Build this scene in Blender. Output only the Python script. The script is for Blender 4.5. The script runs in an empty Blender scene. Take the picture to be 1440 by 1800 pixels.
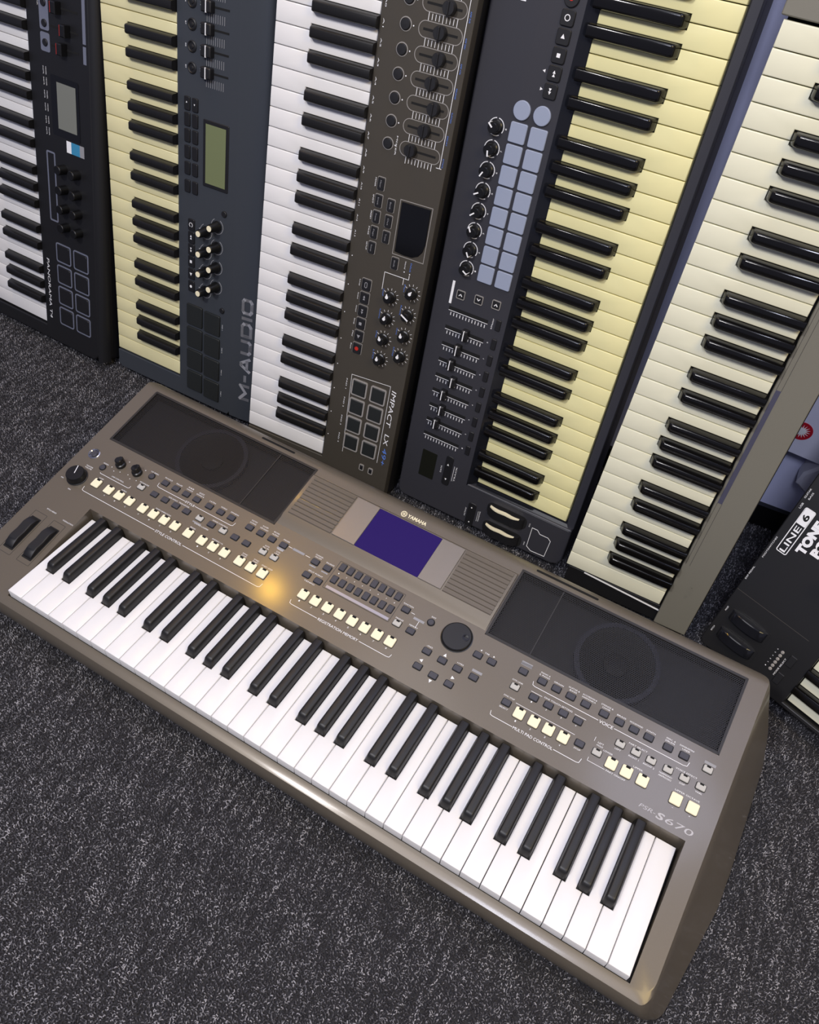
import bpy, bmesh, math, random
import numpy as np
from mathutils import Matrix, Vector
random.seed(7)
C = bpy.context.scene.collection
sc = bpy.context.scene
MM = 0.001

# ------------------------------------------------------------------ camera
cam = bpy.data.cameras.new('camera')
cam.sensor_fit = 'VERTICAL'; cam.sensor_height = 36.0; cam.lens = 1445.4 / 1800 * 36
cam.clip_start = 0.05; cam.clip_end = 50
camo = bpy.data.objects.new('camera', cam); C.objects.link(camo)
right = Vector((0.89071, 0.44931, 0.06896)); down = Vector((0.37539, -0.64148, -0.66902)); fwd = Vector((-0.25636, 0.62179, -0.74004))
M = Matrix((right, -down, -fwd)).transposed().to_4x4(); M.translation = Vector((0.68827, -0.35816, 0.9457))
camo.matrix_world = M
sc.camera = camo

# ------------------------------------------------------------------ world, lamps, exposure
w = bpy.data.worlds.new('world'); sc.world = w; w.use_nodes = True
w.node_tree.nodes['Background'].inputs[0].default_value = (0.66, 0.69, 1.0, 1)
w.node_tree.nodes['Background'].inputs[1].default_value = 0.27
def lamp(name, loc, target, size, power, col, sizey=None):
    l = bpy.data.lights.new(name, 'AREA'); l.energy = power; l.color = col; l.size = size
    if sizey: l.shape = 'RECTANGLE'; l.size_y = sizey
    o = bpy.data.objects.new(name, l); C.objects.link(o); o.location = loc
    o.rotation_euler = (Vector(target) - Vector(loc)).to_track_quat('-Z', 'Y').to_euler()
    return o
lamp('ceiling_lamp_front', (-0.15, -1.05, 2.2), (0.3, 0.45, 0.25), 0.28, 28, (0.99, 0.96, 0.96))
lamp('bluish_fill_behind_viewer', (0.78, -1.3, 2.2), (0.75, 0.5, 0.2), 0.4, 24, (0.80, 0.83, 1.0))  # added bluish fill, no known window; brightens the wall strip between the boards
lamp('ceiling_lamp_over', (0.2, 0.1, 2.5), (0.3, 0.2, 0), 1.2, 7, (0.98, 0.97, 1.0), 0.6)
lamp('warm_fill_right', (1.75, -0.45, 1.7), (0.95, 0.1, 0.1), 0.7, 15, (1.0, 0.78, 0.36))  # added warm fill without a known source, tints the right-hand keys cream
lamp('bluish_wall_fill', (1.05, 0.45, 2.2), (0.85, 0.66, 0.2), 0.4, 5, (0.66, 0.72, 1.0))  # added overhead fill to brighten the wall, not daylight from a window
lamp('warm_lamp_left', (-0.645, 0.569, 2.3), (0.296, 0.154, 0.086), 0.035, 4.6, (1.0, 0.55, 0.05))
vs = sc.view_settings
vs.view_transform = 'Standard'; vs.look = 'None'; vs.gamma = 1.0; vs.use_curve_mapping = False
vs.exposure = -0.22

# ------------------------------------------------------------------ materials
def lin(c):
    return tuple(((x / 255) / 12.92 if x / 255 <= 0.04045 else ((x / 255 + 0.055) / 1.055) ** 2.4) for x in c)
def mat(name, col, rough=0.5, metal=0.0, noise=0.0, nscale=900, bump=0.0, emit=None, spec=0.5, coat=0.0):
    m = bpy.data.materials.new(name); m.use_nodes = True; nt = m.node_tree; b = nt.nodes['Principled BSDF']
    c = lin(col) + (1,)
    b.inputs['Base Color'].default_value = c; b.inputs['Roughness'].default_value = rough
    b.inputs['Metallic'].default_value = metal; b.inputs['Specular IOR Level'].default_value = spec
    if coat: b.inputs['Coat Weight'].default_value = coat; b.inputs['Coat Roughness'].default_value = 0.13
    if emit:
        b.inputs['Emission Color'].default_value = lin(emit[0]) + (1,); b.inputs['Emission Strength'].default_value = emit[1]
    if noise or bump:
        tc = nt.nodes.new('ShaderNodeTexCoord'); n = nt.nodes.new('ShaderNodeTexNoise')
        n.inputs['Scale'].default_value = nscale; n.inputs['Detail'].default_value = 4
        nt.links.new(tc.outputs['Object'], n.inputs['Vector'])
        if noise:
            r = nt.nodes.new('ShaderNodeMapRange'); r.inputs[3].default_value = 1 - noise; r.inputs[4].default_value = 1 + noise
            mx = nt.nodes.new('ShaderNodeVectorMath'); mx.operation = 'SCALE'; mx.inputs[0].default_value = c[:3]
            nt.links.new(n.outputs['Fac'], r.inputs[0]); nt.links.new(r.outputs[0], mx.inputs['Scale'])
            nt.links.new(mx.outputs[0], b.inputs['Base Color'])
        if bump:
            bp = nt.nodes.new('ShaderNodeBump'); bp.inputs['Strength'].default_value = bump; bp.inputs['Distance'].default_value = 0.0004
            nt.links.new(n.outputs['Fac'], bp.inputs['Height']); nt.links.new(bp.outputs[0], b.inputs['Normal'])
    return m
MT = dict(
    yam=mat('bronze_grey_plastic', (110, 102, 90), 0.40, 0.35, 0.10, 1500, 0.05, coat=0.35),
    yam_plate=mat('brushed_grey_plate', (140, 133, 124), 0.30, 0.45, 0.10, 1800, 0.04),
    yam_dark=mat('dark_bezel_plastic', (40, 38, 37), 0.45),
    white=mat('white_key_plastic', (237, 235, 233), 0.28, 0, 0.012, 60),
    cream=mat('cream_key_plastic', (231, 229, 204), 0.25, 0, 0.02, 60),
    yellow=mat('yellowed_key_plastic', (233, 225, 176), 0.28, 0, 0.02, 60),
    yellow2=mat('yellow_tinted_key_plastic', (235, 228, 172), 0.28, 0, 0.02, 60),
    black=mat('black_key_satin', (22, 21, 21), 0.42),
    blackgloss=mat('black_key_gloss', (14, 13, 13), 0.14),
    well=mat('key_bed_felt', (18, 18, 19), 0.9),
    mau=mat('slate_grey_plastic', (62, 66, 72), 0.42, 0.1, 0.08, 1500, 0.05),
    imp=mat('brown_grey_paint', (78, 73, 65), 0.40, 0.25, 0.10, 2000, 0.05),
    blackplastic=mat('black_plastic', (20, 20, 22), 0.5, 0, 0.1, 1200, 0.08),
    lau=mat('charcoal_plastic', (54, 54, 60), 0.46, 0.05, 0.08, 1500, 0.05),
    laugloss=mat('charcoal_gloss_plastic', (26, 27, 32), 0.12),
    key=mat('warm_grey_plastic', (126, 123, 112), 0.42, 0.1, 0.08, 1500, 0.05),
    felt=mat('violet_grey_strip', (72, 72, 92), 0.6),
    pan=mat('black_matt_plastic', (26, 26, 28), 0.45, 0, 0.1, 1500, 0.05),
    rubber=mat('dark_rubber_button', (62, 62, 70), 0.5),
    rubberblk=mat('black_rubber', (24, 24, 27), 0.5),
    greybtn=mat('light_grey_button', (186, 184, 178), 0.45),
    creambtn=mat('cream_rubber_button', (250, 240, 205), 0.5),
    knob=mat('black_knob_plastic', (18, 18, 19), 0.32),
    ink=mat('white_ink', (244, 244, 246), 0.6),
    dimink=mat('grey_ink', (150, 150, 154), 0.6),
    blueink=mat('blue_ink', (90, 130, 215), 0.6),
    slot=mat('slot_black', (8, 8, 9), 0.8),
    line=mat('engraved_line', (66, 62, 58), 0.6),
    screen=mat('violet_lit_screen', (12, 6, 28), 0.55, emit=((42, 22, 104), 0.95), spec=0.15),
    lcd=mat('green_grey_lcd', (116, 124, 88), 0.3),
    lcdgrey=mat('grey_lcd', (124, 126, 118), 0.3),
    lcddark=mat('dark_lcd', (28, 29, 24), 0.2),
    lens=mat('black_lens', (12, 12, 13), 0.1),
    pad=mat('dark_rubber_pad', (31, 34, 34), 0.55),
    silverpad=mat('silver_rubber_pad', (150, 159, 180), 0.5),
    rim=mat('grey_pad_rim', (150, 146, 142), 0.4),
    rimblue=mat('steel_blue_rim', (112, 116, 132), 0.45),
    chrome=mat('chrome', (215, 215, 222), 0.15, 1.0),
    badge=mat('pale_badge_ink', (186, 184, 186), 0.45),
    silver=mat('satin_silver', (160, 160, 172), 0.35, 0.6),
    red=mat('red_plastic', (190, 45, 35), 0.4),
    redink=mat('red_ink', (190, 22, 44), 0.5),
    blue=mat('blue_sticker_ink', (60, 140, 180), 0.5),
    wall=mat('lavender_wall_paint', (214, 218, 250), 0.75, 0, 0.05, 14, 0.5),
    foam=mat('white_moulded_plastic', (226, 227, 246), 0.5, 0, 0.03, 60, 0.2),
    skirting=mat('black_skirting_gloss', (16, 16, 18), 0.35),
    cone=mat('speaker_cone', (16, 16, 18), 0.6),
    gback=mat('grey_backing', (58, 58, 63), 0.6),
    conering=mat('speaker_surround', (74, 74, 86), 0.35),
    wheelcream=mat('pearly_wheel_face', (236, 228, 196), 0.2),
)
def grille_material():
    m = bpy.data.materials.new('perforated_grille'); m.use_nodes = True; nt = m.node_tree; N = nt.nodes; Lk = nt.links
    b = N['Principled BSDF']; b.inputs['Base Color'].default_value = lin((27, 26, 26)) + (1,); b.inputs['Roughness'].default_value = 0.45
    b.inputs['Metallic'].default_value = 0.3
    out = N['Material Output']; tr = N.new('ShaderNodeBsdfTransparent'); mix = N.new('ShaderNodeMixShader')
    tc = N.new('ShaderNodeTexCoord'); mp = N.new('ShaderNodeMapping'); mp.inputs['Scale'].default_value = (430, 430, 0)
    Lk.new(tc.outputs['Object'], mp.inputs['Vector'])
    v = N.new('ShaderNodeTexVoronoi'); v.voronoi_dimensions = '2D'; v.inputs['Scale'].default_value = 1.0; v.inputs['Randomness'].default_value = 0.0
    sep = N.new('ShaderNodeSeparateXYZ'); Lk.new(mp.outputs[0], sep.inputs[0])
    fl = N.new('ShaderNodeMath'); fl.operation = 'FLOOR'; Lk.new(sep.outputs[1], fl.inputs[0])
    hf = N.new('ShaderNodeMath'); hf.operation = 'MULTIPLY'; hf.inputs[1].default_value = 0.5; Lk.new(fl.outputs[0], hf.inputs[0])
    ad = N.new('ShaderNodeMath'); ad.operation = 'ADD'; Lk.new(sep.outputs[0], ad.inputs[0]); Lk.new(hf.outputs[0], ad.inputs[1])
    cb = N.new('ShaderNodeCombineXYZ'); Lk.new(ad.outputs[0], cb.inputs[0]); Lk.new(sep.outputs[1], cb.inputs[1])
    fr = N.new('ShaderNodeVectorMath'); fr.operation = 'FRACTION'; Lk.new(cb.outputs[0], fr.inputs[0])
    sb = N.new('ShaderNodeVectorMath'); sb.operation = 'SUBTRACT'; sb.inputs[1].default_value = (.5, .5, 0); Lk.new(fr.outputs[0], sb.inputs[0])
    ln = N.new('ShaderNodeVectorMath'); ln.operation = 'LENGTH'; Lk.new(sb.outputs[0], ln.inputs[0])
    gt = N.new('ShaderNodeMath'); gt.operation = 'LESS_THAN'; gt.inputs[1].default_value = 0.33; Lk.new(ln.outputs['Value'], gt.inputs[0])
    N.remove(v)
    Lk.new(gt.outputs[0], mix.inputs[0]); Lk.new(b.outputs[0], mix.inputs[1]); Lk.new(tr.outputs[0], mix.inputs[2]); Lk.new(mix.outputs[0], out.inputs[0])
    return m
MT['grille'] = grille_material()

# ------------------------------------------------------------------ mesh helpers (millimetres in board coordinates)
def inset(poly, d):
    n = len(poly); out = []
    area = sum(poly[i][0] * poly[(i + 1) % n][1] - poly[(i + 1) % n][0] * poly[i][1] for i in range(n))
    s = 1 if area > 0 else -1
    for i in range(n):
        a, b, c = poly[i - 1], poly[i], poly[(i + 1) % n]
        e1 = np.array([b[0] - a[0], b[1] - a[1]], float); e2 = np.array([c[0] - b[0], c[1] - b[1]], float)
        e1 /= np.linalg.norm(e1) + 1e-9; e2 /= np.linalg.norm(e2) + 1e-9
        n1 = np.array([-e1[1], e1[0]]) * s; n2 = np.array([-e2[1], e2[0]]) * s
        k = n1 + n2; k = k / max(0.3, 1 + n1 @ n2)
        out.append((b[0] + k[0] * d, b[1] + k[1] * d))
    return out
def rrect(x0, y0, x1, y1, r, seg=4):
    r = min(r, (x1 - x0) / 2 - .01, (y1 - y0) / 2 - .01); p = []
    for cx, cy, a in ((x1 - r, y0 + r, -90), (x1 - r, y1 - r, 0), (x0 + r, y1 - r, 90), (x0 + r, y0 + r, 180)):
        for k in range(seg + 1):
            t = math.radians(a + 90 * k / seg); p.append((cx + r * math.cos(t), cy + r * math.sin(t)))
    return p
def circ(x, y, r, n=24, ph=0):
    return [(x + r * math.cos(2 * math.pi * k / n + ph), y + r * math.sin(2 * math.pi * k / n + ph)) for k in range(n)]
class MB:
    def __init__(s, f=None): s.v = []; s.f = []; s.m = []; s.fn = f; s.mi = 0
    def ring(s, poly, z):
        i = len(s.v); s.v += [(p[0], p[1], z) for p in poly]; return list(range(i, i + len(poly)))
    def face(s, idx): s.f.append(tuple(idx)); s.m.append(s.mi)
    def loft(s, rings, cap0=True, cap1=True, closed=True):
        for a, b in zip(rings, rings[1:]):
            n = len(a)
            for i in range(n if closed else n - 1):
                j = (i + 1) % n; s.face((a[i], a[j], b[j], b[i]))
        if cap0: s.face(rings[0][::-1])
        if cap1: s.face(rings[-1])
        return s
    def prism(s, poly, z0, z1, ch=0.0, cap0=True):
        a = sum(poly[i][0] * poly[(i + 1) % len(poly)][1] - poly[(i + 1) % len(poly)][0] * poly[i][1] for i in range(len(poly)))
        if a < 0: poly = poly[::-1]
        r = [s.ring(poly, z0)]
        if ch: r += [s.ring(poly, z1 - ch), s.ring(inset(poly, ch), z1)]
        else: r.append(s.ring(poly, z1))
        return s.loft(r, cap0)
    def box(s, x0, y0, x1, y1, z0, z1, ch=0.0): return s.prism([(x0, y0), (x1, y0), (x1, y1), (x0, y1)], z0, z1, ch)
    def lathe(s, x, y, prof, n=24):
        return s.loft([s.ring(circ(x, y, max(r, .01), n), z) for r, z in prof])
    def ringflat(s, outer, inner, z0, z1):     # a thin frame between two outlines of equal count
        a = s.ring(outer, z0); b = s.ring(outer, z1); c = s.ring(inner, z1); d = s.ring(inner, z0)
        return s.loft([a, b, c, d], False, False)
    def frame(s, poly, t, z0, z1): return s.ringflat(poly, inset(poly, t), z0, z1)
    def path(s, pts, wd, z0, z1, taper=None):   # flat line strip
        for (ax, ay), (bx, by) in zip(pts, pts[1:]):
            d = math.hypot(bx - ax, by - ay) or 1; nx, ny = -(by - ay) / d * wd / 2, (bx - ax) / d * wd / 2
            ex, ey = (bx - ax) / d * wd * .35, (by - ay) / d * wd * .35
            s.prism([(ax + nx - ex, ay + ny - ey), (ax - nx - ex, ay - ny - ey), (bx - nx + ex, by - ny + ey), (bx + nx + ex, by + ny + ey)], z0, z1)
        return s
    def arc(s, x, y, r, a0, a1, wd, z0, z1, n=14):
        return s.path([(x + r * math.cos(math.radians(a0 + (a1 - a0) * k / n)), y + r * math.sin(math.radians(a0 + (a1 - a0) * k / n))) for k in range(n + 1)], wd, z0, z1)
    def text(s, t, x, y, size, z, width=None, rot=0, align='CENTER', bold=0.0, shear=0.0, sx=1.0):
        vs_, fs_ = glyphs(t, bold, shear)
        X0 = min(p[0] for p in vs_); X1 = max(p[0] for p in vs_); sx = sx * size
        if width: sx = width / (X1 - X0)
        off = {'CENTER': (X0 + X1) / 2, 'LEFT': X0, 'RIGHT': X1}[align]
        c, sn = math.cos(math.radians(rot)), math.sin(math.radians(rot)); i = len(s.v)
        for p in vs_:
            a, b = (p[0] - off) * sx, (p[1] - 0.35) * size
            s.v.append((x + a * c - b * sn, y + a * sn + b * c, z))
        for f in fs_: s.face([i + k for k in f])
        return s
    def mesh(s, name, mats, smooth=True, ang=35, base=(0, 0, 0)):
        me = bpy.data.meshes.new(name)
        v = [s.fn(*p) for p in s.v] if s.fn else s.v
        me.from_pydata([((p[0] - base[0]) * MM, (p[1] - base[1]) * MM, (p[2] - base[2]) * MM) for p in v], [], s.f)
        if not isinstance(mats, (list, tuple)): mats = [mats]
        for k in mats: me.materials.append(MT[k])
        me.polygons.foreach_set('material_index', s.m)
        bm = bmesh.new(); bm.from_mesh(me); bmesh.ops.recalc_face_normals(bm, faces=bm.faces) if not getattr(s, 'flat', 0) else None
        bm.to_mesh(me); bm.free()
        if smooth:
            me.polygons.foreach_set('use_smooth', [True] * len(me.polygons)); me.set_sharp_from_angle(angle=math.radians(ang))
        me.update(); return me
_G = {}
def glyphs(t, bold=0.0, shear=0.0):
    k = (t, bold, shear)
    if k not in _G:
        cu = bpy.data.curves.new('t', 'FONT'); cu.body = t; cu.size = 1; cu.offset = bold; cu.shear = shear; cu.resolution_u = 3
        ob = bpy.data.objects.new('t', cu); me = bpy.data.meshes.new_from_object(ob)
        _G[k] = ([(q.co.x, q.co.y) for q in me.vertices], [tuple(p.vertices) for p in me.polygons])
        bpy.data.objects.remove(ob); bpy.data.curves.remove(cu); bpy.data.meshes.remove(me)
    return _G[k]

class Board:
    """a thing: an Empty at its base, parts placed in millimetres (X bass to treble, Y front to back, Z out of the key tops)"""
    def __init__(s, name, label, cat, origin, X, Y, base, group=None):
        X = Vector(X).normalized(); Z = X.cross(Vector(Y)).normalized(); Y = Z.cross(X)
        s.R = Matrix((X, Y, Z)).transposed(); s.base = base
        s.root = bpy.data.objects.new(name, None); C.objects.link(s.root); s.root.empty_display_size = .05
        m = s.R.to_4x4(); m.translation = Vector(origin) * MM + s.R @ (Vector(base) * MM); s.root.matrix_world = m
        s.root['label'] = label; s.root['category'] = cat
        s.root['group'] = group or 'keyboards leaning against the wall'
        s.H = lambda x, y: 0.0
    def put(s, name, me, x=0, y=0, z=0, parent=None, label=None, kind=None, rot=0, abs_=False):
        o = bpy.data.objects.new(name, me); C.objects.link(o); o.parent = parent or s.root
        if parent is None: o.location = ((x - s.base[0]) * MM, (y - s.base[1]) * MM, (z - s.base[2]) * MM)
        else: o.location = (x * MM, y * MM, z * MM)
        if rot: o.rotation_euler = (0, 0, math.radians(rot))
        if label: o['label'] = label
        if kind: o['kind'] = kind
        return o
    def part(s, name, mb, mats, parent=None, label=None, smooth=True, ang=35, bevel=0, kind=None):
        o = s.put(name, mb.mesh(name, mats, smooth, ang), parent=parent, label=label, kind=kind)
        if bevel:
            b = o.modifiers.new('bevel', 'BEVEL'); b.width = bevel * MM; b.segments = 2; b.limit_method = 'ANGLE'; b.angle_limit = math.radians(32)
            w_ = o.modifiers.new('normals', 'WEIGHTED_NORMAL'); w_.keep_sharp = False
        return o

# ------------------------------------------------------------------ keys
P = 23.5
BLK = {0: -2.4, 1: 2.4, 3: -3.2, 4: 0.0, 5: 3.2}          # black key right of white key n of the octave, offset from the gap
def white_mesh(k, L, m, last=False, down=14, yb=48.5):
    g = 0.5; hw = 7.25; p = [(g, 0), (P - g, 0)]
    if k in BLK and not last: e = P + BLK[k] - hw; p += [(P - g, yb), (e, yb), (e, L)]
    else: p += [(P - g, L)]
    pk = (k - 1) % 7
    if pk in BLK and k != 0 and k != 3:
        e = BLK[pk] + hw; p += [(e, L), (e, yb), (g, yb)]
    else: p += [(g, L)]
    b = MB(); r0 = b.ring(p, -down); r1 = b.ring(p, -0.9); r2 = b.ring(inset(p, 0.35), -0.25); r3 = b.ring(inset(p, 1.0), 0)
    b.loft([r0, r1, r2, r3])
    return b.mesh('white_key_mesh', m, True, 50)
def black_mesh(L, m, y0=49.2, h=11.5, wb=6.9, wt=5.5, slope=6.0):
    b = MB(); rs = []
    def sec(y, top, k=1.0):
        i = len(b.v)
        pts = [(-wb, -6), (-wb, 0), (-wt - .5, top - 2.4), (-wt + .6, top - .5), (-wt + 2, top), (wt - 2, top), (wt - .6, top - .5), (wt + .5, top - 2.4), (wb, 0), (wb, -6)]
        b.v += [(q[0] * k, y, min(q[1], top)) for q in pts]; return list(range(i, i + 10))
    rs = [sec(y0, 1.0, .93), sec(y0 + slope * .45, h * .62, .97), sec(y0 + slope * .8, h * .9, 1), sec(y0 + slope * 1.3, h), sec(L, h - .6)]
    b.loft(rs, closed=True)
    return b.mesh('black_key_mesh', m, True, 40)
def keys(B, n_white, L, wm, bm_, first=0, bx=None, lastC=True, start=0, labels=None):
    wmesh = {}; bme = bx or black_mesh(L, bm_)
    for i in range(start, n_white):
        k = (i + first) % 7; last = lastC and i == n_white - 1
        key = (k, last)
        if key not in wmesh: wmesh[key] = white_mesh(k, L, wm, last)
        B.put('white_key', wmesh[key], x=i * P)
        if k in BLK and i < n_white - 1:
            B.put('black_key', bme, x=(i + 1) * P + BLK[k])

# small shared shapes -------------------------------------------------
def M_(name, fn, mats, **k):
    b = MB(); fn(b); return b.mesh(name, mats, **k)
def btn(wd, dp, h, r=1.2, m='rubber', ch=.6): return M_('button_mesh', lambda b: b.prism(rrect(-wd / 2, -dp / 2, wd / 2, dp / 2, r, 3), -1, h, ch), m)
def bezel(wd, dp, t, h, r=1.5, m='slot'): return M_('bezel_mesh', lambda b: b.frame(rrect(-wd / 2, -dp / 2, wd / 2, dp / 2, r, 3), t, -.5, h), m)
def tri(b, x, y, s, ang, z0, z1):
    b.prism([(x + s * math.cos(math.radians(ang + a)), y + s * math.sin(math.radians(ang + a))) for a in (0, 125, 235)], z0, z1)

# ------------------------------------------------------------------ the room
def simple(name, mb, mats, label=None, cat=None, kind=None, parent=None, smooth=False):
    o = bpy.data.objects.new(name, mb.mesh(name, mats, smooth)); C.objects.link(o); o.parent = parent
    if label: o['label'] = label
    if cat: o['category'] = cat
    if kind: o['kind'] = kind
    return o
def carpet_mat():
    m = bpy.data.materials.new('loop_pile_carpet'); m.use_nodes = True; nt = m.node_tree; N = nt.nodes; Lk = nt.links; b = N['Principled BSDF']
    b.inputs['Roughness'].default_value = 0.85; b.inputs['Specular IOR Level'].default_value = 0.25
    g = N.new('ShaderNodeNewGeometry'); tc = N.new('ShaderNodeTexCoord'); mp = N.new('ShaderNodeMapping'); mp.inputs['Scale'].default_value = (150, 26, 1); mp.inputs['Rotation'].default_value = (0, 0, 0.28)
    n = N.new('ShaderNodeTexNoise'); n.inputs['Scale'].default_value = 1.0; n.inputs['Detail'].default_value = 2
    Lk.new(tc.outputs['Object'], mp.inputs[0]); Lk.new(mp.outputs[0], n.inputs['Vector'])
    mr = N.new('ShaderNodeMapRange'); mr.inputs[1].default_value = .3; mr.inputs[2].default_value = .7; mr.inputs[3].default_value = -.42; mr.inputs[4].default_value = .3
    Lk.new(n.outputs['Fac'], mr.inputs[0])
    a = N.new('ShaderNodeMath'); a.operation = 'ADD'; Lk.new(g.outputs['Random Per Island'], a.inputs[0]); Lk.new(mr.outputs[0], a.inputs[1])
    cr = N.new('ShaderNodeValToRGB'); e = cr.color_ramp.elements
    e[0].position = 0; e[0].color = lin((44, 43, 46)) + (1,); e[1].position = 1; e[1].color = lin((158, 156, 160)) + (1,)
    k = e.new(.45); k.color = lin((76, 75, 79)) + (1,); k = e.new(.75); k.color = lin((108, 107, 111)) + (1,)
    Lk.new(a.outputs[0], cr.inputs[0]); Lk.new(cr.outputs[0], b.inputs['Base Color'])
    return m
MT['carpet'] = carpet_mat()
MT['backing'] = mat('carpet_backing', (44, 43, 46), 0.95, 0, .3, 300)
WY = 705
simple('floor', MB().box(-2500, -2200, 3200, WY + 30, -25, -5.2), 'backing', kind='structure')
simple('wall_back', MB().box(-2500, WY, 3200, WY + 60, -5.2, 2600), 'wall', kind='structure')
simple('baseboard_back', MB().prism([(-2500, WY - 9), (3200, WY - 9), (3200, WY), (-2500, WY)], -5.2, 38, 0), 'skirting', kind='structure')
def pile():
    rng = np.random.default_rng(3)
    sp = 2.3; xs = np.arange(-950, 1400, sp); ys = np.arange(-470, WY - 10, sp)
    X, Y = np.meshgrid(xs, ys); X = X.ravel() + rng.uniform(-1.4, 1.4, X.size); Y = Y.ravel() + rng.uniform(-1.4, 1.4, Y.size)
    keep = ~((X > -60) & (X < 860) & (Y > 30) & (Y < 330))       # nothing grows where the keyboard stands
    X, Y = X[keep], Y[keep]; n = X.size
    a = rng.uniform(0, 2 * np.pi, n) * .5 + .9 + rng.integers(0, 2, n) * np.pi; dx, dy = np.cos(a), np.sin(a)
    Lr = rng.uniform(1.3, 2.8, n); wd = rng.uniform(.32, .62, n); h = rng.uniform(2.4, 5.2, n)
    V = np.zeros((n, 6, 3))
    for k, (t, z) in enumerate(((-.5, .15), (-.1, 1.0), (.75, .62))):
        for s_, j in ((-1, 0), (1, 1)):
            V[:, 2 * k + j, 0] = X + dx * Lr * t - dy * wd * s_; V[:, 2 * k + j, 1] = Y + dy * Lr * t + dx * wd * s_; V[:, 2 * k + j, 2] = h * z
    V[:, :, 2] -= 5.2; V = V.reshape(-1, 3) * MM; F = (np.arange(n)[:, None, None] * 6 + np.array([[0, 1, 3, 2], [2, 3, 5, 4]])).reshape(-1)
    me = bpy.data.meshes.new('carpet_pile'); me.vertices.add(len(V)); me.vertices.foreach_set('co', V.ravel())
    me.loops.add(len(F)); me.loops.foreach_set('vertex_index', F.astype(np.int32))
    me.polygons.add(len(F) // 4); me.polygons.foreach_set('loop_start', np.arange(0, len(F), 4, dtype=np.int32)); me.update(calc_edges=True)
    me.materials.append(MT['carpet']); o = bpy.data.objects.new('carpet_pile', me); C.objects.link(o)
    o['label'] = 'dark grey flecked loop pile carpet covering the floor'; o['category'] = 'carpet'; o['kind'] = 'stuff'
pile()

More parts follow.
